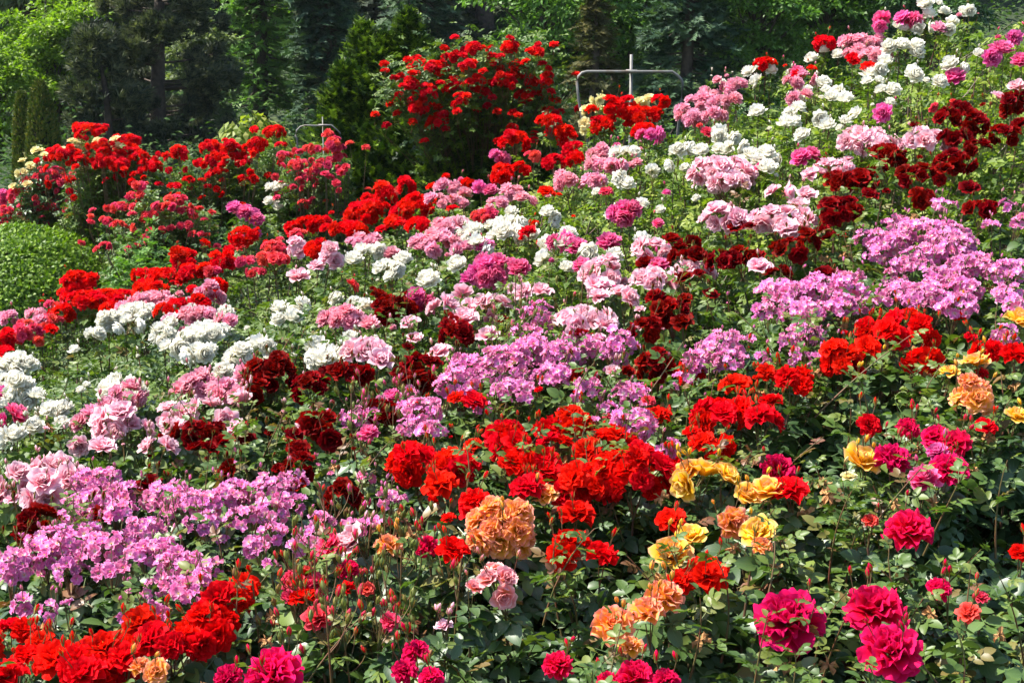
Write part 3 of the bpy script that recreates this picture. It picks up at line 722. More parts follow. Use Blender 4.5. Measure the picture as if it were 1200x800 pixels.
mb.inst(ptt, frames_y(d, up, rg.uniform(.018, .032, n)), np.stack([X, Y, ground(X, Y) + rg.uniform(.01, .035, n)], -1), rg.uniform(0, 1, n))
link('fallen_petals', mb.mesh('fallen_petals', PET['R'], True), kind='stuff')

# ------------------------------------------------------------------ bushes of the slope
FB = parse(FIELD); BB = parse(BACK)
allf = []
for b in FB + BB:
    cs = []
    for (k, x, y, rx, ry) in b['cl']:
        p = at(x, y, b['dep']) if b['dep'] else hit(x, y)
        if b['dep']:
            p = at(x, y, b['dep'] + random.uniform(-.12, .12))
        t = np.dot(p - EYE, [0, CP, -SP])
        cs.append((k, p, rx * t / FPX, ry * t / FPX))
    b['cs'] = cs
    if not b['dep'] and b['opt'] == '':
        for q in range((5 if len(cs) > 1 else 3) if cs[0][1][1] < 4.6 or cs[0][1][0] < -.3 or cs[0][0] in 'WDH' else 2):
            k, p, rx, ry = cs[random.randrange(len(cs))]
            if (p[1] < 2.9 and not (k == 'L' and rx > .03)) or (p[0] > .3 and p[1] < 3.3): continue
            o = np.array([random.uniform(-.2, .2), random.uniform(-.08, .28), 0])
            pn = p + o; pn[2] = float(canopy(pn[0], pn[1])) + min(max(p[2] - float(canopy(p[0], p[1])), 0), .3) - random.uniform(.0, .05)
            f = random.choice([.25, .35, .5, .7, .85]); cs.append((k, pn, rx * f, ry * f))
    P = np.array([c[1] for c in cs])
    b['mid'] = P.mean(0)
    b['base'] = np.array([b['mid'][0], b['mid'][1] + .03, 0.0]); b['base'][2] = float(ground(b['base'][0], b['base'][1])) - .01

def dome(C, Rx, Rz, dia, rg):
    """places and facings of blooms over the upper side of a truss"""
    gf = 1.14
    near = C[1] < 3.8 or dia == SHAPE['D'][1]
    if dia == SHAPE['R'][1]: gf = .96
    Rx, Rz = Rx * gf, Rz * (gf + .08)
    Ry = max(Rx * .85, Rz * .8)
    if (Rx < dia * .62 and Rz < dia * .62) or (dia == SHAPE['R'][1] and Rx < dia * .8):
        d = np.array([rg.normal(-.05, .2), -.35 + rg.normal(0, .15), 1.0])
        return [(C, d, max(Rx, Rz) * 2 / dia)]
    sp = dia * (.80 if dia == SHAPE['W'][1] and C[0] > .2 else (.56 if dia > .06 or dia == SHAPE['D'][1] else .64))
    f1, f2, f3 = rg.uniform(0, 6.28, 3)
    out = []
    tries = int(120 + 170 * (Rx * max(Rz, Rx * .5)) / (sp * sp))
    ix, iy, iz = max(Rx - dia * .36, dia * .12), max(Ry - dia * .36, dia * .12), max(Rz - dia * .30, dia * .12)
    for _ in range(tries):
        u = rg.normal(0, 1, 3); u /= np.linalg.norm(u)
        if u[2] < -.6: continue
        if u[2] < -.05 and u[1] > .2: continue
        rr = rg.uniform(.66, 1.05) * (1 + (.10 if near else .24) * math.sin(3 * math.atan2(u[1], u[0]) + f1) * math.sin(4 * u[2] + f2) + .14 * math.sin(7 * u[0] + f3))
        p = C + u * np.array([ix, iy, iz]) * rr
        if all(np.linalg.norm(p - q[0]) > sp for q in out):
            nrm = u / np.array([ix, iy, iz]); nrm /= np.linalg.norm(nrm)
            d = nrm * .85 + np.array([-.08, -.25, .5]) + rg.normal(0, .2 if dia > .04 else .32, 3)
            out.append((p, d, rg.uniform(.74, 1.14)))
        if len(out) >= 64: break
    return out

def frame1(d, spin, s):
    M3 = frames(np.array([d]), np.array([spin]), [s])[0]
    M = Matrix.Identity(4)
    for a in range(3):
        for c in range(3): M[a][c] = float(M3[a, c])
    return M
N_BLOOM = 0
M_YOUNG = leaf_mat('young_rose_leaf', [(0, (0.045, 0.09, 0.018)), (0.55, (0.09, 0.15, 0.025)), (0.85, (0.15, 0.18, 0.035)), (1, (0.16, 0.05, 0.03))], 0.45, 0.3, 0.4)
def add_bud(par, p, d, k, rg, s=1.0):
    bu = link('bud', BUD[k][int(rg.integers(0, 2))], par)
    M = frame1(d, rg.uniform(0, 6.28), s * rg.uniform(.8, 1.2)); M.translation = Vector(p); bu.matrix_local = M
def add_green(par, p, d, k, rg, s=1.0):
    bu = link('bud', GREEN_BUD, par)
    M = frame1(d, rg.uniform(0, 6.28), s * rg.uniform(.8, 1.25)); M.translation = Vector(p); bu.matrix_local = M
def make_cluster(root, base, k, C, Rx, Rz, rg, cane_from, buds=0):
    """cane + truss: stalks that carry the blooms, one object each"""
    global N_BLOOM
    dia = SHAPE[k][1]
    spots = dome(C, Rx, Rz, dia, rg)
    fork = C + np.array([rg.normal(0, .01), .01, -Rz - max(.05, Rx * .5)])
    mid = (np.asarray(cane_from) + fork) / 2 + np.array([rg.normal(0, .04), rg.normal(0, .04), .04])
    mb = MB(); cp = bez(cane_from, mid, fork, 7)
    tube(mb, cp - base, np.linspace(.0055, .0028, 7) if base[1] < 8 else np.linspace(.0045, .0018, 7), 5)
    link('cane', mb.mesh('cane', M_CANE, True), root)
    mb = MB()
    if len(spots) > 14:            # side branches first, then stalks
        hubs = [fork + (spots[i][0] - fork) * .55 for i in range(0, len(spots), 6)]
        for h in hubs: tube(mb, bez(fork, fork * .5 + h * .5 + np.array([0, 0, -.01]), h, 4) - base, [.0024, .002, .0018, .0016], 4)
    else: hubs = [fork]
    for (p, d, s) in spots:
        h = min(hubs, key=lambda q: np.linalg.norm(q - p))
        dn = d / np.linalg.norm(d)
        tip = p - dn * dia * .12
        tube(mb, bez(h, tip - dn * dia * .3, tip, 4) - base, [.0017, .0014, .0013, .0015] if dia > .04 else [.0011, .0009, .0008, .0009], 3)
    bspots = []
    for q in range(buds):
        a = rg.uniform(0, 6.28)
        tip = C + np.array([math.cos(a) * Rx * .9, math.sin(a) * Rx * .8, Rz * rg.uniform(.6, 1.4) + .02])
        tube(mb, bez(fork, (fork + tip) / 2 + np.array([0, 0, .02]), tip, 5) - base, [.0016, .0013, .0011, .001, .0011], 3)
        bspots.append(tip)
    cl = link('flower_cluster', mb.mesh('flower_cluster', M_PEDICEL, True), root)
    for (p, d, s) in spots:
        o = link('bloom', BLOOM[k][int(rg.integers(0, 5))], cl)
        M = frame1(d, rg.uniform(0, 6.28), s)
        M.translation = Vector(p - base)
        o.matrix_local = M
        N_BLOOM += 1
    for tip in bspots:
        add_bud(cl, tip - base, np.array([rg.normal(0, .3), rg.normal(0, .3), 1]), k, rg, .8 if k in 'LKC' else 1.0)
    return cp

# foliage points of the whole bed, each given to the bush whose trusses stand closest
rg = np.random.default_rng(21)
CC = []; CI = []
for bi, b in enumerate(FB):
    for c in b['cs']: CC.append(c[1][:2]); CI.append(bi)
CC = np.array(CC); CI = np.array(CI)
CZ = np.array([c[1][2] for b in FB for c in b['cs']]); CRZ = np.array([c[3] for b in FB for c in b['cs']])
NP = 33000
Y = 1.75 + (7.5 - 1.75) * rg.uniform(0, 1, NP) ** .8
halfw = Y * .37 + .75
X = rg.uniform(-1, 1, NP) * halfw
dist = np.sqrt((X[:, None] - CC[None, :, 0]) ** 2 + (Y[:, None] - CC[None, :, 1]) ** 2)
order = np.argmin(dist, 1)
own = CI[order]; dmin = dist[np.arange(NP), order]
topz = canopy(X, Y)
w = np.exp(-(dist / .22) ** 2)
dev = (w * (CZ - CRZ * .8 - canopy(CC[:, 0], CC[:, 1]))[None]).sum(1) / (w.sum(1) + .25)   # rise with tall bushes at the crest
lump = .045 * np.sin(X * 7 + 1.3) * np.sin(Y * 6.1 + .4) + .03 * np.sin(X * 15 + Y * 11)
top = topz - .115 + np.clip(dev, -.2, .9) + lump - .12 * np.clip(dmin / .5, 0, 1) ** 2
top = top - .25 * sst(7.0, 7.5, Y)
depth_in = rg.gamma(1.5, .085, NP)
Z = top - depth_in
gz = ground(X, Y)
ok = (Z > gz + .05) & (dmin < 1.3)
# sparser, lower leaves where the bed opens to mulch
open_ = (X > .35) & (X < 1.4) & (Y < 3.2)
ok &= ~(open_ & (rg.uniform(0, 1, NP) < .45))
# no leaf right on top of the blooms
cz = CZ[order]
ok &= ~((dmin < .07) & (Z > cz - CRZ[order] * .9))
X, Y, Z, own, depth_in = X[ok], Y[ok], Z[ok], own[ok], depth_in[ok]

GROUP = 'rose bushes of the sloping bed'
N_LEAF = 0
for bi, b in enumerate(FB):
    rg = np.random.default_rng(1000 + bi)
    base = b['base']; my = b['mid'][1]
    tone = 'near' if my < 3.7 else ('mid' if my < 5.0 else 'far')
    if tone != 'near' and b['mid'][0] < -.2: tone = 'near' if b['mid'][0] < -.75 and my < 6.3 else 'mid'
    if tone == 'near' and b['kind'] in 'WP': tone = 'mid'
    root = thing('rose_bush', b['label'], 'rose bush', base, GROUP)
    stems = []
    for (k, C, Rx, Rz) in b['cs']:
        a = rg.uniform(0, 6.28)
        g0 = base + np.array([.03 * math.cos(a), .03 * math.sin(a), 0])
        # trusses far from the middle rise from a cane that starts nearer to them
        g0[:2] += (C[:2] - g0[:2]) * .35; g0[2] = float(ground(g0[0], g0[1])) - .01
        nb = int(rg.integers(1, 4)) if my < 4.6 else int(rg.integers(0, 2))
        if 'buds' in b['opt']: nb = 5
        stems.append(make_cluster(root, base, k, C, Rx, Rz, rg, g0, nb))
    if b['opt'] in ('buds', 'sprays'):
        # upright bare flowering stems crowded with buds
        cs = np.array([c[1] for c in b['cs']])
        for q in range(11 if b['opt'] == 'buds' else 7):
            c = cs[int(rg.integers(0, len(cs)))]
            tip = c + np.array([rg.normal(0, .09), rg.normal(-.04, .08), rg.uniform(-.02, .11)])
            st = np.array([base[0] + (tip[0] - base[0]) * .6, base[1] + (tip[1] - base[1]) * .6, base[2]])
            mb = MB(); pts = bez(st, (st + tip) / 2 + np.array([rg.normal(0, .02), 0, 0]), tip, 6) - base
            tube(mb, pts, np.linspace(.004, .0016, 6), 4)
            tips = []
            for s_ in range(6 if b['opt'] == 'buds' else 4):
                a = rg.uniform(0, 6.28); f0 = pts[-1] + (pts[-2] - pts[-1]) * rg.uniform(.1, .9)
                e = f0 + np.array([math.cos(a) * .035, math.sin(a) * .035, rg.uniform(.03, .075)])
                tube(mb, bez(f0, (f0 + e) / 2 + np.array([math.cos(a) * .01, math.sin(a) * .01, -.005]), e, 4), .0011, 3)
                tips.append(e)
            stm = link('bud_stem', mb.mesh('bud_stem', M_PEDICEL, True), root)
            for e in tips: (add_green if rg.uniform() < .7 else add_bud)(stm, e, np.array([rg.normal(0, .3), rg.normal(0, .3), 1]), b['kind'] if b['kind'] != 'L' else 'H', rg, 1.2)
    # young shoots that stand out of the foliage
    if my < 5.2:
        for q in range(int(rg.integers(2, 5)) + (2 if b['mid'][0] > .3 and my < 3.6 else 0)):
            c = b['cs'][int(rg.integers(0, len(b['cs'])))]
            tx, ty = c[1][0] + rg.normal(0, .16), c[1][1] + rg.normal(-.05, .12)
            tip = np.array([tx, ty, float(canopy(tx, ty)) + rg.uniform(-.07, .09)])
            st = tip + np.array([rg.normal(0, .07), rg.normal(.03, .05), -.22])
            pts = bez(st, (st + tip) / 2 + np.array([rg.normal(0, .03), 0, .03]), tip, 7) - base
            mb = MB(); tube(mb, pts, np.linspace(.0026, .0010, 7), 4, .3)
            nl = 9; tt = np.linspace(.3, 1, nl)
            pp = np.stack([np.interp(tt, np.linspace(0, 1, 7), pts[:, k]) for k in range(3)], -1)
            an = np.arange(nl) * 2.4 + rg.uniform(0, 6)
            dd = np.stack([np.cos(an), np.sin(an), rg.uniform(.1, .9, nl)], -1)
            uu = np.stack([rg.normal(0, .4, nl), rg.normal(0, .4, nl), np.ones(nl)], -1)
            mb.inst(CTPL[q % 6], frames_y(dd, uu, rg.uniform(.05, .085, nl) * np.linspace(1.15, .6, nl)), pp, rg.uniform(0, 1, nl), 1)
            link('shoot', mb.mesh('shoot', [M_PEDICEL, M_YOUNG], True), root)
    # leaves: the ones on top as single parts near the camera, the rest together
    sel = np.where(own == bi)[0]
    # collar leaves on the canes
    cx, cd = [], []
    for cp in stems:
        for t in range(2, 6):
            for _ in range(2 if my < 4.5 else 1):
                cx.append(cp[t] + rg.normal(0, .012, 3)); cd.append(.02)
    for (k, C, Rx, Rz) in b['cs']:
        for _ in range(5):
            a = rg.uniform(0, 6.28)
            cx.append(C + np.array([math.cos(a) * Rx * .5, math.sin(a) * Rx * .5, -Rz - rg.uniform(.02, .10)])); cd.append(0.0)
    P = np.concatenate([np.stack([X[sel], Y[sel], Z[sel]], -1), np.array(cx)])
    DI = np.concatenate([depth_in[sel], np.array(cd)])
    n = len(P)
    d, up = leaf_dirs(n, rg)
    size = rg.uniform(.075, .128, n) * (1.05 if my < 3.6 else (.95 if my < 5 else .85))
    M = frames_y(d, up, size)
    P = P - np.einsum('nij,j->ni', M, np.array([0, .5, 0]))      # the point is the leaf's middle
    rn = rg.uniform(0, 1, n)
    single = np.zeros(n, bool)
    if my < 4.3:
        m = 75 if my < 3.4 else 40
        single[np.argsort(DI)[:m]] = True
    mb = MB(); tp = CTPL if my < 4.6 else CTPL_FAR
    for t in range(len(tp)):
        s_ = ~single & (np.arange(n) % len(tp) == t)
        mb.inst(tp[t], M[s_], P[s_] - base, rn[s_])
    # twigs that carry the leaves inwards
    for q in np.where(~single)[0][:: (3 if my < 4.6 else 8)]:
        h = P[q] - base
        tgt = np.array([h[0] * .45, h[1] * .45, max(h[2] - .18, .03)])
        tube(mb, [tgt, (tgt + h) / 2 + np.array([0, 0, -.01]), h], [.0022, .0016, .0010], 3, .9, 1)
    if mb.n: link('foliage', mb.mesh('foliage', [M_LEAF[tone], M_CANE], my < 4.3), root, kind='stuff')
    lm = LEAF_ME.get(tone, LEAF_ME['mid'])
    for q in np.where(single)[0]:
        o = bpy.data.objects.new('leaf', lm[q % 6]); COL.objects.link(o); o.parent = root
        W4 = Matrix.Identity(4)
        for a in range(3):
            for c in range(3): W4[a][c] = float(M[q, a, c])
        W4.translation = Vector(P[q] - base)
        o.matrix_local = W4; N_LEAF += 1
    for q in range(2 if my < 4.5 and rg.uniform() < .7 else 0):
        c = b['cs'][int(rg.integers(0, len(b['cs'])))]
        o = link('spent_bloom', SPENT, root)
        Mx = frame1([rg.normal(0, .3), -.3, 1], rg.uniform(0, 6), rg.uniform(.7, 1.1)); Mx.translation = Vector(c[1] - base + np.array([rg.normal(0, .06), -.02, -c[3] - .02])); o.matrix_local = Mx

# ------------------------------------------------------------------ bushes of the far bed
def blob_points(n, C, R, rg, fill=.35):
    u = rg.normal(0, 1, (n, 3)); u /= np.linalg.norm(u, axis=1)[:, None]
    r = 1 - fill * rg.uniform(0, 1, n) ** 1.5
    lum = 1 + .12 * np.sin(u[:, 0] * 7 + C[0] * 9) * np.sin(u[:, 2] * 6 + 1) + .08 * np.sin(u[:, 1] * 9 + u[:, 0] * 5)
    return C + u * np.asarray(R) * (r * lum)[:, None], u
for bi, b in enumerate(BB):
    rg = np.random.default_rng(3000 + bi)
    rx, rz = [float(t) for t in b['opt'][2:].split(',')]
    base = b['base']
    P = np.array([c[1] for c in b['cs']])
    root = thing('rose_bush', b['label'], 'rose bush', base, 'rose bushes of the far bed')
    for (k, C, Rx, Rz) in b['cs']:
        g0 = base + np.array([(C[0] - base[0]) * .3, .05, 0])
        make_cluster(root, base, 'A' if k == 'S' else k, C, Rx, Rz, rg, g0, 0)
    for q in range((80 if b['dep'] > 10 else 50) if b['kind'] in 'SK' else 3):
        kk, C, Rx, Rz = b['cs'][int(rg.integers(0, len(b['cs'])))]
        o = C + np.array([rg.normal(0, .13), rg.uniform(-.22, .0), rg.uniform(-.22, .03)])
        make_cluster(root, base, 'A' if kk == 'S' else kk, o, .03, .02, rg, base + np.array([(o[0] - base[0]) * .3, .05, 0]), 0)
    zt = P[:, 2].max(); zb = float(ground(base[0], base[1]))
    x0, x1 = P[:, 0].min() - .06, P[:, 0].max() + .06
    h = zt - zb - .04
    n = int(7500 * (x1 - x0) * h)
    ctr = np.array([(x0 + x1) / 2, base[1] + .12, zb + h * .5])
    Q, u = blob_points(n, ctr, [(x1 - x0) / 2 + .05, .34, h * .56], rg, .6)
    # the leaf line follows the trusses along the bush
    srt = np.argsort(P[:, 0]); tl = np.interp(Q[:, 0], P[srt, 0], P[srt, 2])
    dn = np.exp(-((Q[:, None, 0] - P[None, :, 0]) / .09) ** 2)
    tl = (dn * P[None, :, 2]).max(1) / np.maximum(dn.max(1), 1e-6); tl = np.where(dn.max(1) < .2, zt - .25, tl) + rg.uniform(-.1, .04, n)
    keep = (Q[:, 2] < tl) & (Q[:, 2] > zb + .02)
    keep &= ~((Q[:, 1] < base[1] - .02) & (rg.uniform(0, 1, n) < .25))
    Q = Q[keep]; n = len(Q)
    d, up = leaf_dirs(n, rg)
    M = frames_y(d, up, rg.uniform(.07, .11, n)); Q = Q - np.einsum('nij,j->ni', M, np.array([0, .5, 0]))
    mb = MB(); rn = rg.uniform(0, 1, n)
    for t in range(4):
        s_ = np.arange(n) % 4 == t
        mb.inst(CTPL_FAR[t], M[s_], Q[s_] - base, rn[s_])
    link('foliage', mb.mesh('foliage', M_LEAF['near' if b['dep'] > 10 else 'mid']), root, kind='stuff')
# ------------------------------------------------------------------ trees, hedge, conifers
def lm(name, a, b, c, **k): return leaf_mat(name, [(0, a), (.5, b), (1, c)], veins=False, **k)
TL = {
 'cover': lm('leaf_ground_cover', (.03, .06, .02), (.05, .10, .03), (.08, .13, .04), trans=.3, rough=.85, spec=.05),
 'needle': lm('needle_grey_lit_tufts', (.02, .03, .018), (.05, .065, .035), (.16, .17, .09), trans=.2, rough=.6, spec=.2),  # grey green needles; ramp's light end imitates sun on the tufts
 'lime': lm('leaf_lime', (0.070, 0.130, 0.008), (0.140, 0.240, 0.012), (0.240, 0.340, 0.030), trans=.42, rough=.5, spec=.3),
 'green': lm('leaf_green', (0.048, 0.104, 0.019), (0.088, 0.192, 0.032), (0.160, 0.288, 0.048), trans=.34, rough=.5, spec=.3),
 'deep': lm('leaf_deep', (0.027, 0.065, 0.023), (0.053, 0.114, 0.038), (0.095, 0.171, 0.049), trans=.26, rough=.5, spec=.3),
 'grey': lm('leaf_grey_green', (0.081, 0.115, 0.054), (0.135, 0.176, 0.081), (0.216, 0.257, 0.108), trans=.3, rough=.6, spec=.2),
 'pine': lm('needle_dark', (0.012, 0.022, 0.012), (0.028, 0.045, 0.024), (0.08, 0.10, 0.05), trans=.12, rough=.6, spec=.25),  # dark needles, lowered further to put the wood's shade into the colour
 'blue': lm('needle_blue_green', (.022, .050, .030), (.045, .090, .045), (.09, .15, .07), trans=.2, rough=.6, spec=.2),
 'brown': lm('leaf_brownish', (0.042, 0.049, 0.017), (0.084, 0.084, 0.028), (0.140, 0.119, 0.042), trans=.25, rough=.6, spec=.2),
 'yew': lm('needle_yew', (.008, .020, .006), (.024, .058, .010), (.20, .30, .025), trans=.16, rough=.5, spec=.3),  # bright end imitates sunlit tips, near-black end the shaded core
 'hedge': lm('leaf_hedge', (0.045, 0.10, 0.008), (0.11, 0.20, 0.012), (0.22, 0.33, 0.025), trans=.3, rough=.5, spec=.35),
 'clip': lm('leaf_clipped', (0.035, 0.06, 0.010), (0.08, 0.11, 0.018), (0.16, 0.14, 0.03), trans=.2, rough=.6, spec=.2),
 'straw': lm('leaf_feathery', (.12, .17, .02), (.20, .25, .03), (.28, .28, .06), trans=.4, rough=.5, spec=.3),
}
M_BARK = solid_mat('bark', [(0, (.025, .018, .013)), (1, (.09, .065, .045))], .95, 12, .9, dist=.03)
M_TWIG = solid_mat('twig_mass', [(0, (.008, .010, .005)), (1, (.02, .018, .010))], 1.0, 30, 1.0, dist=.03)
blade = (np.array([(0, 0, 0), (-.26, .45, .06), (.26, .45, .06), (0, 1, -.10)]), np.array([(0, 2, 1), (1, 2, 3)]), np.zeros((0, 4), int), np.array([(0, 0), (-1, .5), (1, .5), (0, 1.0)]))
def spray_tpl(seed, n=9, w=.07, spread=80):
    """a spray of narrow needles or leaflets along a twig"""
    g = np.random.default_rng(seed); V = []; T = []; U = []
    for q in range(n):
        y = .75 * q / n; sd = 1 if q % 2 else -1; a = R_(g.uniform(25, spread)) * sd; L = g.uniform(.28, .42)
        dx, dy = math.sin(a), math.cos(a); z = g.uniform(-.08, .12)
        V += [(-dy * w, y + dx * w, 0), (dy * w, y - dx * w, 0), (dx * L, y + dy * L, z)]; T.append((3 * q, 3 * q + 1, 3 * q + 2)); U += [(0, 0), (0, 0), (0, 1)]
    return np.array(V, float), np.array(T), np.zeros((0, 4), int), np.array(U, float)
SPRAY = [spray_tpl(i) for i in range(3)]
def tuft_tpl(seed, n=8):
    g = np.random.default_rng(seed); V = []; T = []; U = []
    for q in range(n):
        d = g.normal(0, 1, 3); d[1] = abs(d[1]) + .6; d /= np.linalg.norm(d); s = np.cross(d, g.normal(0, 1, 3)); s /= np.linalg.norm(s)
        V += [s * .10, -s * .10, d]; T.append((3 * q, 3 * q + 1, 3 * q + 2)); U += [(0, 0), (0, 0), (0, 1)]
    return np.array(V, float), np.array(T), np.zeros((0, 4), int), np.array(U, float)
TUFT = [tuft_tpl(i) for i in range(3)]
def scatter(mb, tpls, P, d, up, size, rg, rn=None):
    n = len(P); M = frames_y(d, up, size); rn = rg.uniform(0, 1, n) if rn is None else rn
    for t in range(len(tpls)):
        s_ = np.arange(n) % len(tpls) == t
        mb.inst(tpls[t], M[s_], P[s_], rn[s_])

def gz(x, y): return float(ground(x, y))
def make_tree(name, label, cat, px, D, H, R, tone, style, seed, n_leaf, size, low=.12, group=None, lean=0, npuff=None):
    if D < 31: n_leaf = int(n_leaf * 1.9); size *= 1.12
    g = np.random.default_rng(seed)
    b = at(px, 200, D); base = np.array([b[0], D, gz(b[0], D) - .05])
    root = thing(name, label, cat, base, group)
    mb = MB(); k = 9; t = np.linspace(0, 1, k)
    tp = np.stack([.04 * H * np.sin(t * 4 + seed) * t + lean * t, .03 * H * np.sin(t * 3 + seed * 2) * t, t * H * .93], -1)
    tube(mb, tp, np.linspace(.035 * H ** .8 + .02, .012, k), 8)
    Z0 = low * H
    P = []; Dd = []; 
    if style in ('broad', 'willow'):
        npf = npuff or 46
        c0 = np.array([lean * .6, 0, Z0 + (H - Z0) * .5]); rad = np.array([R, R, (H - Z0) * .52])
        u = g.normal(0, 1, (npf, 3)); u /= np.linalg.norm(u, axis=1)[:, None]
        pc = c0 + u * rad * g.uniform(.35, .88, npf)[:, None]
        pr = g.uniform(.17, .34, npf) * R
        for q in range(npf):
            f = tp[min(k - 2, max(1, int((pc[q, 2] / H) * k * .7)))]
            tube(mb, bez(f, (f + pc[q]) / 2 + np.array([0, 0, .06 * H * g.uniform(0, 1)]), pc[q], 5), np.linspace(.012 * H ** .7, .004, 5), 5)
            m = int(n_leaf / npf)
            w = g.normal(0, 1, (m, 3)); w /= np.linalg.norm(w, axis=1)[:, None]
            w[:, 2] = np.where(w[:, 2] < -.2, -w[:, 2] * .6, w[:, 2])
            P.append(pc[q] + w * (pr[q] * g.uniform(.55, 1.12, m))[:, None] * np.array([1.25, 1.25, .72]))
            o = w * .9 + g.normal(0, .45, (m, 3)); o[:, 2] -= .35 if style == 'broad' else 1.6
            Dd.append(o)
    else:
        levels = int(H / (.24 if style == 'spruce' else .40))
        per = {'spruce': 9, 'pine': 6}[style]
        nb = levels * per; m = max(6, n_leaf // nb)
        for L in range(levels):
            z = Z0 + (H * .98 - Z0) * (L + .5) / levels
            rr = R * (1 - ((z - Z0) / (H - Z0)) ** (1.15 if style == 'spruce' else 2.2)) * g.uniform(.75, 1.08) + .05
            for q in range(per):
                a = g.uniform(0, 6.28); ln = rr * g.uniform(.65, 1.12)
                x0 = np.array([0, 0, z + g.uniform(-.1, .1)]) + np.array([np.interp(z, tp[:, 2], tp[:, 0]), np.interp(z, tp[:, 2], tp[:, 1]), 0])
                dr = -.22 if style == 'spruce' else .12
                e = x0 + np.array([math.cos(a) * ln, math.sin(a) * ln, dr * ln])
                bp = bez(x0, (x0 + e) / 2 + np.array([0, 0, (.10 if style == 'spruce' else -.06) * ln]), e, 5)
                tube(mb, bp, np.linspace(.012, .004, 5) * (1 + ln * .6), 4)
                tt = g.uniform(.18, 1.0, m) ** .8
                pt_ = np.stack([np.interp(tt, np.linspace(0, 1, 5), bp[:, c]) for c in range(3)], -1)
                side = np.array([-math.sin(a), math.cos(a), 0])
                if style == 'pine':
                    nd = np.array([.62, 1.0])[g.integers(0, 2, m)]; tt = np.clip(nd + g.normal(0, .05, m), .1, 1.1)
                    pt_ = np.stack([np.interp(tt, np.linspace(0, 1, 5), bp[:, c]) for c in range(3)], -1)
                sp = g.normal(0, 1, m) * (ln * .20 if style == 'spruce' else .11)
                pt_ = pt_ + side * sp[:, None] + np.stack([g.normal(0, .03, m), g.normal(0, .03, m), g.normal(0, .04 if style == 'spruce' else .055, m) * (1 if style == 'spruce' else 1.3)], -1)
                P.append(pt_)
                o = np.array([math.cos(a), math.sin(a), dr - .1 if style == 'spruce' else .7]) + side * (np.sign(sp) * .5)[:, None] + g.normal(0, .3, (m, 3))
                Dd.append(o)
    link('trunk', mb.mesh('trunk', M_BARK, True), root)
    P = np.concatenate(P); Dd = np.concatenate(Dd); n = len(P)
    okk = P[:, 2] > .05; P = P[okk]; Dd = Dd[okk]; n = len(P)
    up = np.stack([g.normal(0, .5, n), g.normal(0, .5, n), np.ones(n)], -1)
    mb = MB()
    tp_ = {'broad': [blade], 'willow': [blade], 'spruce': SPRAY, 'pine': TUFT}[style]
    scatter(mb, tp_, P, Dd, up, g.uniform(.7, 1.25, n) * size, g)
    link('crown', mb.mesh('crown', TL[tone]), root)
    return root

# the wood behind, standing on the rising ground
WOOD = 'trees of the wood behind the garden'
fg = np.random.default_rng(77)
q = 0
for row, (D0, n_, off) in enumerate([(33, 12, 0), (37, 12, 55), (42, 11, 20)]):
    for i in range(n_):
        px = -60 + off * .6 + i * 1300 / n_ + fg.uniform(-25, 25); D = D0 + fg.uniform(-1.5, 1.5)
        pale = px < 150; q += 1
        st = 'spruce' if fg.uniform() < .62 and not pale else 'broad'
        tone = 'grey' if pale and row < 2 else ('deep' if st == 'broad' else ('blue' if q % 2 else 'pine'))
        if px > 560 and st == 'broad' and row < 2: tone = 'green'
        if 230 < px < 560: tone = 'pine' if st == 'spruce' else 'deep'  # darker leaf colours here stand in for the deep shade of the mid wood
        H = fg.uniform(8, 11)
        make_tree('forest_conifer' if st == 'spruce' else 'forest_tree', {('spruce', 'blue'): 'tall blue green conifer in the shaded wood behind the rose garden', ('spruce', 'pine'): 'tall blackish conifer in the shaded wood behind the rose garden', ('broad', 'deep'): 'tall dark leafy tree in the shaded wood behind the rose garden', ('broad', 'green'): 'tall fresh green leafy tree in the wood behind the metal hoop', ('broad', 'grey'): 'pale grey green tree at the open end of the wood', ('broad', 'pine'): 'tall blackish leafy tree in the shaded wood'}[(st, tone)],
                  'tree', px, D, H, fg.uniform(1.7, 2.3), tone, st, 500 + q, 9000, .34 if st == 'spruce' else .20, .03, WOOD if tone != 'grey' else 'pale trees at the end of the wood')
g = np.random.default_rng(9)
n = 110000
Y = 12 + 34 * g.uniform(0, 1, n) ** 1.2; X = g.uniform(-1, 1, n) * (Y * .42 + 1.5); Z = ground(X, Y) + g.gamma(1.8, .13, n) * (.12 + .88 * sst(13, 24, Y)) * (1 + .8 * np.sin(X * 1.3) * np.sin(Y * .9))
d, up = leaf_dirs(n, g); mb = MB(); scatter(mb, [blade], np.stack([X, Y, Z], -1), d, up, g.uniform(.05, .09, n) * (.2 + Y / 18), g)
link('undergrowth', mb.mesh('undergrowth', TL['cover']), kind='stuff')

# low ground cover on both flanks of the bed
n = 70000
X = g.uniform(-7, 7, n); Y = g.uniform(.5, 14, n); k = (np.abs(X) > Y * .37 + .55) | (Y > 8.2)
X, Y = X[k], Y[k]; n = len(X); Z = ground(X, Y) + g.gamma(1.5, .03, n)
d, up = leaf_dirs(n, g); mb = MB(); scatter(mb, [blade], np.stack([X, Y, Z], -1), d, up, g.uniform(.05, .09, n), g)
link('ground_cover', mb.mesh('ground_cover', TL['cover']), kind='stuff')
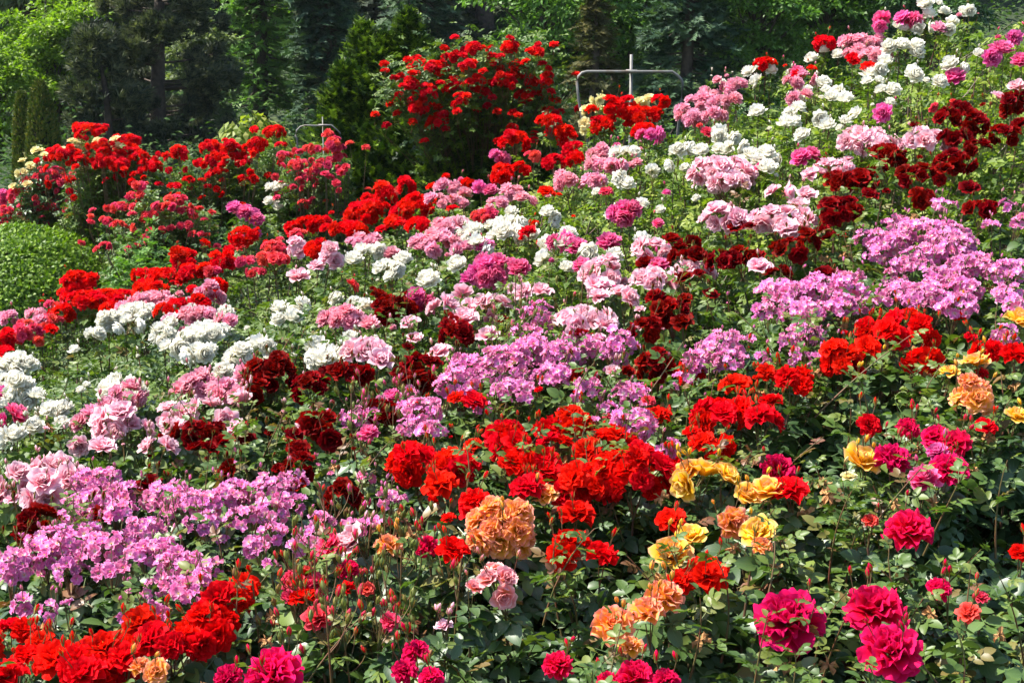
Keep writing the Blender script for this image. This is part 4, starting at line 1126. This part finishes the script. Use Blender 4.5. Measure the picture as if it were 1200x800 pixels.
# trees one can tell apart
make_tree('pine_tree', 'dark dense pine with grey lit tufts behind the far scarlet roses', 'tree', 188, 22.5, 5.0, 1.05, 'needle', 'pine', 31, 8500, .10, .03)
make_tree('pine_tree', 'smaller grey green pine leaning between the lime tree and the dark pine', 'tree', 128, 21.5, 2.1, .62, 'needle', 'pine', 32, 2600, .11, .03)
make_tree('lime_green_tree', 'bright lime green leafy tree behind the clipped cones', 'tree', 72, 25.5, 2.75, 1.15, 'lime', 'broad', 33, 9000, .085, .02, npuff=60)
make_tree('lime_green_shrub', 'low lime green shrub at the frame edge by the clipped cones', 'tree', 2, 22, 1.9, .7, 'lime', 'broad', 34, 4200, .075, .02)
make_tree('willow_tree', 'pale feathery grey green willow above the lime green tree', 'tree', 40, 29, 6.2, 1.8, 'grey', 'willow', 35, 11000, .15, .10)
make_tree('willow_tree', 'slender pale willow between the lime green tree and the dark pine', 'tree', 122, 30, 6.5, 1.1, 'grey', 'willow', 36, 6000, .14, .10)
make_tree('silvery_tree', 'soft silvery green tree just behind the dark pine', 'tree', 246, 24, 2.7, .62, 'grey', 'broad', 37, 5200, .075, .02)
make_tree('fir_tree', 'fir with bright green drooping sprays in front of deep shade', 'tree', 306, 26, 6, .85, 'green', 'spruce', 38, 1500, .24, .10)
make_tree('fir_tree', 'blue green fir whose branches reach in beside the yew', 'tree', 384, 25, 5.5, .8, 'blue', 'spruce', 39, 2600, .24, .05)
make_tree('fir_tree', 'grey green fir with a bare dark trunk above the climbing rose', 'tree', 500, 27, 6.5, .8, 'blue', 'spruce', 40, 2200, .22, .25)
make_tree('maple_tree', 'broad mid green leafy tree behind the climbing red rose', 'tree', 640, 22, 4.6, 1.25, 'green', 'broad', 41, 11000, .085, .04, npuff=70)
make_tree('maple_tree', 'mid green leafy tree rising behind the metal hoop', 'tree', 725, 24, 5.0, 1.15, 'green', 'broad', 42, 10000, .09, .04, npuff=60)
make_tree('cypress_tree', 'thin brownish conifer between the two leafy trees behind the hoop', 'tree', 692, 20.5, 2.6, .5, 'brown', 'spruce', 43, 1500, .14, .02)
make_tree('cedar_tree', 'blue green cedar with level tufts between leafy trees', 'tree', 798, 20.5, 4.0, .85, 'blue', 'spruce', 44, 4200, .17, .02)
make_tree('laurel_tree', 'dense glossy green tree above the pink pompons on the skyline', 'tree', 880, 21, 3.3, .85, 'green', 'broad', 45, 8500, .075, .04, npuff=60)
make_tree('laurel_tree', 'wide green tree behind the skyline white roses', 'tree', 965, 22, 3.6, 1.05, 'green', 'broad', 46, 9500, .08, .04, npuff=64)
make_tree('laurel_tree', 'dark green tree half hidden beyond the top corner of the rose slope', 'tree', 1085, 21, 3.8, 1.1, 'deep', 'broad', 47, 8000, .09, .04, npuff=50)

# clipped cones
def clipped(name, label, cat, px, D, ytop, hw, seed, tone, leaf):
    g = np.random.default_rng(seed)
    tpz = at(px, ytop, D); base = np.array([tpz[0], D, gz(tpz[0], D)]); H = tpz[2] - base[2]
    root = thing(name, label, cat, base, 'clipped conifer cones')
    mb = MB(); t = np.linspace(0, 1, 10)
    prof = lambda t: hw * np.clip(1 - t ** 2.1, 0, 1) ** .62
    tube(mb, np.stack([t * 0, t * 0, t * H * .96], -1), prof(t) * .88 + .005, 16, cap=True)
    link('twig_mass', mb.mesh('twig_mass', M_TWIG, True), root)
    n = 6500; t = g.uniform(0, 1, n) ** 1.15; a = g.uniform(0, 6.28, n)
    r = prof(t) * (1 + g.normal(0, .035, n) + .04 * np.sin(a * 5 + t * 9))
    P = np.stack([np.cos(a) * r, np.sin(a) * r, t * H], -1)
    d = np.stack([np.cos(a), np.sin(a), np.full(n, .9)], -1) + g.normal(0, .35, (n, 3))
    up = np.stack([np.cos(a), np.sin(a), np.full(n, .3)], -1) + g.normal(0, .2, (n, 3))
    mb = MB(); scatter(mb, [blade], P, d, up, g.uniform(.7, 1.3, n) * leaf, g)
    link('foliage', mb.mesh('foliage', TL[tone]), root, kind='stuff')
clipped('clipped_conifer', 'rounded clipped conifer cone with a rusty brown tip before the lime green tree', 'topiary', 46, 15.5, 96, .19, 51, 'clip', .05)
clipped('clipped_conifer', 'narrower clipped conifer cone half hidden behind the rusty tipped one', 'topiary', 25, 16.5, 109, .13, 52, 'clip', .05)

# clipped hedge
g = np.random.default_rng(60)
Dh = 9.1
pl, pr, ptop = at(-150, 300, Dh), at(136, 300, Dh), at(60, 268, Dh)
hb = np.array([(pl[0] + pr[0]) / 2, Dh, gz((pl[0] + pr[0]) / 2, Dh)]); hh = ptop[2] - hb[2]; hx = (pr[0] - pl[0]) / 2; hy = .85
root = thing('clipped_hedge', 'rounded clipped green hedge with a sunlit top and dark front', 'hedge', hb)
def sup(u, e=.55): return np.sign(u) * np.abs(u) ** e
un, vn = 28, 12
th = np.linspace(0, 2 * math.pi, un, endpoint=False); ph = np.linspace(0, math.pi / 2, vn)
TH, PH = np.meshgrid(th, ph)
def hsurf(TH, PH, k=1.0):
    return np.stack([hx * k * sup(np.cos(TH), .7) * sup(np.cos(PH), .8), hy * k * sup(np.sin(TH), .8) * sup(np.cos(PH), 1.0), hh * (k * np.sin(PH) ** .62)], -1)
Vh = hsurf(TH, PH, .90).reshape(-1, 3)
i = np.arange(vn - 1)[:, None] * un; j = np.arange(un)[None]; j2 = (j + 1) % un
mb = MB(); mb.add(Vh, [np.stack([i + j, i + j2, i + un + j2, i + un + j], -1).reshape(-1, 4)])
link('twig_mass', mb.mesh('twig_mass', M_TWIG, True), root)
n = 44000
a = g.uniform(0, 2 * math.pi, n); p_ = np.arcsin(g.uniform(0, 1, n) ** .8)
P = hsurf(a, p_, 1.0)
P2 = hsurf(a + .01, p_, 1.0) - P; P3 = hsurf(a, np.clip(p_ + .01, 0, 1.57), 1.0) - P
nn = np.cross(P2, P3); nn /= np.linalg.norm(nn, axis=1)[:, None] + 1e-9
nn *= np.sign((nn * P).sum(1))[:, None]
P = P + nn * (g.normal(-.01, .010, n) + .014 * np.sin(P[:, 0] * 9) * np.sin(P[:, 1] * 11 + P[:, 2] * 8))[:, None]
d = nn * .25 + g.normal(0, .6, (n, 3))
mb = MB(); scatter(mb, [blade], P, d, nn + g.normal(0, .24, (n, 3)), g.uniform(.026, .042, n), g)
link('foliage', mb.mesh('foliage', TL['hedge']), root, kind='stuff')

# dark yew
def column_bush(name, label, cat, px, D, peaks, seed, tone, n, size, group=None):
    """an upright bush made of several leaning spires: (px, top y, half width m)"""
    g = np.random.default_rng(seed)
    b = at(px, 200, D); base = np.array([b[0], D, gz(b[0], D)])
    root = thing(name, label, cat, base, group)
    mb = MB(); P, Dd = [], []
    for (x, yt, hw) in peaks:
        tip = at(x, yt, D + g.uniform(-.12, .12)) - base; H = tip[2]
        foot = np.array([tip[0] * .4, tip[1] * .3, 0])
        sp = bez(foot, np.array([tip[0], tip[1], H * .5]), tip, 7); tube(mb, sp, np.linspace(.035, .004, 7), 6)
        m = int(n * H * hw)
        t = g.uniform(.02, 1, m) ** .85
        c = np.stack([np.interp(t, np.linspace(0, 1, 7), sp[:, k]) for k in range(3)], -1)
        a = g.uniform(0, 6.28, m)
        lump = 1 + .42 * np.sin(a * 3 + t * 19 + x) * np.sin(t * 27 + a) + .20 * np.sin(t * 43 + a * 4)
        r = hw * np.sqrt(g.uniform(.12, 1.0, m)) * (1 - t ** 2.6) ** .7 * lump
        P.append(c + np.stack([np.cos(a) * r, np.sin(a) * r, g.normal(0, .02, m)], -1))
        Dd.append(np.stack([np.cos(a) * .7, np.sin(a) * .7, np.full(m, .55)], -1) + g.normal(0, .35, (m, 3)))
    link('trunk', mb.mesh('trunk', M_BARK, True), root)
    P = np.concatenate(P); Dd = np.concatenate(Dd); k = P[:, 2] > .03; P = P[k]; Dd = Dd[k]
    up = np.stack([g.normal(0, .5, len(P)), g.normal(0, .5, len(P)), np.ones(len(P))], -1)
    mb = MB(); scatter(mb, SPRAY, P, Dd, up, g.uniform(.7, 1.3, len(P)) * size, g)
    link('crown', mb.mesh('crown', TL[tone]), root)
    return root
column_bush('yew', 'tall dark yew with bright green sprays on its sunny side, beside the climbing rose', 'yew', 445, 10.6, [(393, 120, .28), (388, 165, .30), (402, 80, .30), (424, 32, .30), (452, 44, .38), (478, 18, .30), (500, 55, .30), (516, 95, .26), (410, 130, .42), (470, 120, .46), (440, 150, .5), (500, 150, .4)], 61, 'yew', 7000, .085)
column_bush('evergreen_bush', 'dark evergreen filling the shade beneath the climbing red rose', 'shrub', 560, 9.42, [(542, 84, .12), (512, 150, .26), (540, 138, .26), (570, 128, .28), (600, 130, .28), (628, 135, .24), (650, 160, .22), (575, 170, .34), (530, 175, .3)], 62, 'yew', 3900, .085)
column_bush('evergreen_bush', 'low dark evergreen in shade between the far scarlet roses and the hedge', 'shrub', 180, 10.6, [(150, 262, .2), (185, 255, .25), (225, 250, .25), (262, 245, .22)], 63, 'yew', 3000, .07)
# loose green shrub at the hedge's end
def leafy_shrub(name, label, px, D, yt, rx, seed, tone, n, size, cat='shrub', zc=.5, droop=False):
    g = np.random.default_rng(seed); t = at(px, yt, D); base = np.array([t[0], D, gz(t[0], D)]); H = t[2] - base[2]
    root = thing(name, label, cat, base)
    mb = MB()
    for q in range(12):
        a = g.uniform(0, 6.28); e = np.array([math.cos(a) * rx * .7, math.sin(a) * rx * .6, H * g.uniform(.6, .92)])
        tube(mb, bez((0, 0, 0), (e[0] * .2, e[1] * .2, e[2] * .7), e, 6), np.linspace(.008, .002, 6), 4)
    link('stem', mb.mesh('stem', M_CANE, True), root)
    P, u = blob_points(n, np.array([0, 0, H * .5]), [rx, rx * .8, H * .5], g, .6)
    k = P[:, 2] > .02; P = P[k]; u = u[k]; m = len(P)
    if droop: d = u * .6 + np.array([0, 0, -.9]) + g.normal(0, .25, (m, 3)); up = u + np.array([0, 0, .6]); tp = [blade]
    else: d, up = leaf_dirs(m, g, u * .6); tp = CTPL_FAR
    mb = MB(); scatter(mb, tp, P - (0 if droop else np.einsum('nij,j->ni', frames_y(d, up, np.full(m, size)), np.array([0, .5, 0]))), d, up, g.uniform(.7, 1.25, m) * size, g)
    link('foliage', mb.mesh('foliage', TL.get(tone) or M_LEAF[tone]), root, kind='stuff')
leafy_shrub('leafy_shrub', 'loose green shrub at the clipped hedge end under thin red blooms', 165, 8.0, 268, .28, 64, 'green', 1300, .075)
leafy_shrub('leafy_shrub', 'shaded green shrub behind the scarlet trusses near the yew', 268, 8.6, 268, .42, 66, 'deep', 1900, .08)
leafy_shrub('feathery_shrub', 'feathery yellow green drooping shrub behind the far scarlet roses', 292, 12.5, 136, .42, 65, 'straw', 4200, .09, droop=True)
leafy_shrub('leafy_shrub', 'sparse green shrub behind the metal hoop', 735, 9.6, 120, .42, 68, 'green', 1700, .07)
leafy_shrub('leafy_shrub', 'dark leafy shrub closing the view behind the skyline pink pompons', 850, 9.8, 128, .55, 69, 'deep', 2600, .08)

# ------------------------------------------------------------------ climbing rose
g = np.random.default_rng(90)
Dc = 9.3
b0 = at(560, 200, Dc); base = np.array([b0[0], Dc, gz(b0[0], Dc)])
root = thing('climbing_rose', 'tall climbing rose covered in scarlet blooms arching over a dark evergreen', 'climbing rose', base)
cl = []
for (x, y, rx, ry) in CLIMB:
    p = at(x, y, Dc + g.uniform(-.42, -.18)); s = Dc / FPX * 1.15
    hub = base + np.array([(p[0] - base[0]) * .35, .26, (p[2] - base[2]) * .6])
    make_cluster(root, base, 'A', p, rx * s * .72, ry * s * .8, g, hub, 0); cl.append(p)
    for q in range(4):
        p2 = p + np.array([g.normal(0, .09), g.uniform(-.06, .08), g.normal(-.01, .07)])
        make_cluster(root, base, 'A', p2, .026, .02, g, hub, 0)
mb = MB()
for q in range(7):
    e = np.array([g.uniform(-.42, .42), .24, g.uniform(1.2, 1.7)])
    tube(mb, bez((g.normal(0, .03), .2 + g.normal(0, .03), 0), (e[0] * .2, .28, e[2] * .8), e, 8), np.linspace(.014, .006, 8), 6)
link('trunk', mb.mesh('trunk', M_CANE, True), root)
cl = np.array(cl)
m = 3000
pick = cl[g.integers(0, len(cl), m)]
P = pick + np.stack([g.normal(0, .075, m), g.normal(.15, .08, m), g.normal(-.05, .08, m)], -1)
P = np.concatenate([P, np.stack([at(x, 0, Dc) for x in g.uniform(490, 640, 500)]) * [1, 1, 0] + np.stack([np.zeros(500), g.normal(.14, .12, 500), g.uniform(1.2, 1.95, 500)], -1)])
m = len(P)
d, up = leaf_dirs(m, g); mb = MB(); M = frames_y(d, up, np.full(m, .085))
scatter(mb, CTPL_FAR, P - base - np.einsum('nij,j->ni', M, np.array([0, .5, 0])), d, up, g.uniform(.06, .10, m), g)
link('foliage', mb.mesh('foliage', M_LEAF['mid']), root, kind='stuff')

# ------------------------------------------------------------------ metal hoops that carry roses
M_METAL = solid_mat('galvanised_pipe', [(0, (.10, .10, .095)), (.6, (.17, .165, .15)), (1, (.12, .09, .06))], .6, 14, .25, metallic=.35, dist=.002)
M_METAL2 = M_METAL
def hoop(label, D, xl, xr, yt, ybl, rad, post=None, splay=0):
    s = D / FPX
    pt_ = lambda x, y: at(x, y, D)
    c = pt_((xl + xr) / 2, yt); base = np.array([c[0], D, gz(c[0], D)])
    root = thing('metal_hoop', label, 'plant support', base)
    r = 12
    pts = [pt_(xl + splay, ybl)]
    pts += [pt_(xl + 2, yt + (ybl - yt) * .35), pt_(xl, yt + r)]
    for a in (30, 60): pts.append(pt_(xl + r - r * math.cos(R_(a)), yt + r - r * math.sin(R_(a))))
    for x in np.linspace(xl + r, xr - r, 5): pts.append(pt_(x, yt + math.sin(x) * .4))
    for a in (60, 30): pts.append(pt_(xr - r + r * math.cos(R_(a)), yt + r - r * math.sin(R_(a)) + 3))
    pts += [pt_(xr, yt + r + 3), pt_(xr - 2, yt + (ybl - yt) * .4), pt_(xr - splay * .6, ybl)]
    pts = np.array(pts)
    foot = pts[0].copy(); foot[0] += splay * s; foot[2] = gz(foot[0], D) - .1
    foot2 = pts[-1].copy(); foot2[0] -= splay * s * .6; foot2[2] = gz(foot2[0], D) - .1
    pts = np.vstack([foot, pts, foot2])
    mb = MB(); tube(mb, pts - base, rad, 10, cap=True)
    link('hoop', mb.mesh('hoop', M_METAL, True), root)
    if post:
        a = at(post[0], post[1], D + .03); f = a.copy(); f[2] = gz(a[0], D) - .1
        mb = MB(); tube(mb, np.array([f, (a + f) / 2, a]) - base, rad * (1.15 if rad > .007 else .8), 10, cap=True)
        link('post', mb.mesh('post', M_METAL, True), root)
        mb = MB(); cc = at(post[0], yt, D); tube(mb, np.array([cc + [-.03, 0.012, 0], cc + [.03, 0.012, 0]]) - base, rad * 1.45, 10, cap=True)
        link('clamp', mb.mesh('clamp', M_METAL, True), root)
hoop('tall galvanised metal hoop with a centre post standing among scarlet roses', 8.0, 676, 800, 84, 178, .0080, (740, 64), 14)
hoop('low bent metal rail with a short post beside the yew behind the far roses', 9.85, 346, 400, 147, 190, .0055, (378, 137), 4)
# ------------------------------------------------------------------ faint summer haze over the whole place
hz = bpy.data.materials.new('haze'); hz.use_nodes = True; hz.node_tree.nodes.clear()
ho = hz.node_tree.nodes.new('ShaderNodeOutputMaterial'); hv = hz.node_tree.nodes.new('ShaderNodeVolumePrincipled')
hv.inputs['Color'].default_value = (.86, .92, 1.0, 1); hv.inputs['Density'].default_value = 0.00022
hz.node_tree.links.new(hv.outputs[0], ho.inputs['Volume'])
vv = np.array([(x, y, z) for z in (-3, 27) for y in (-70, 410) for x in (-230, 230)], float)
mb = MB(); mb.add(vv, [np.array([(0, 2, 3, 1), (4, 5, 7, 6), (0, 1, 5, 4), (2, 6, 7, 3), (0, 4, 6, 2), (1, 3, 7, 5)])])
link('haze', mb.mesh('haze', hz), kind='stuff')
print('blooms', N_BLOOM, 'leaf parts', N_LEAF, 'objects', len(bpy.data.objects))
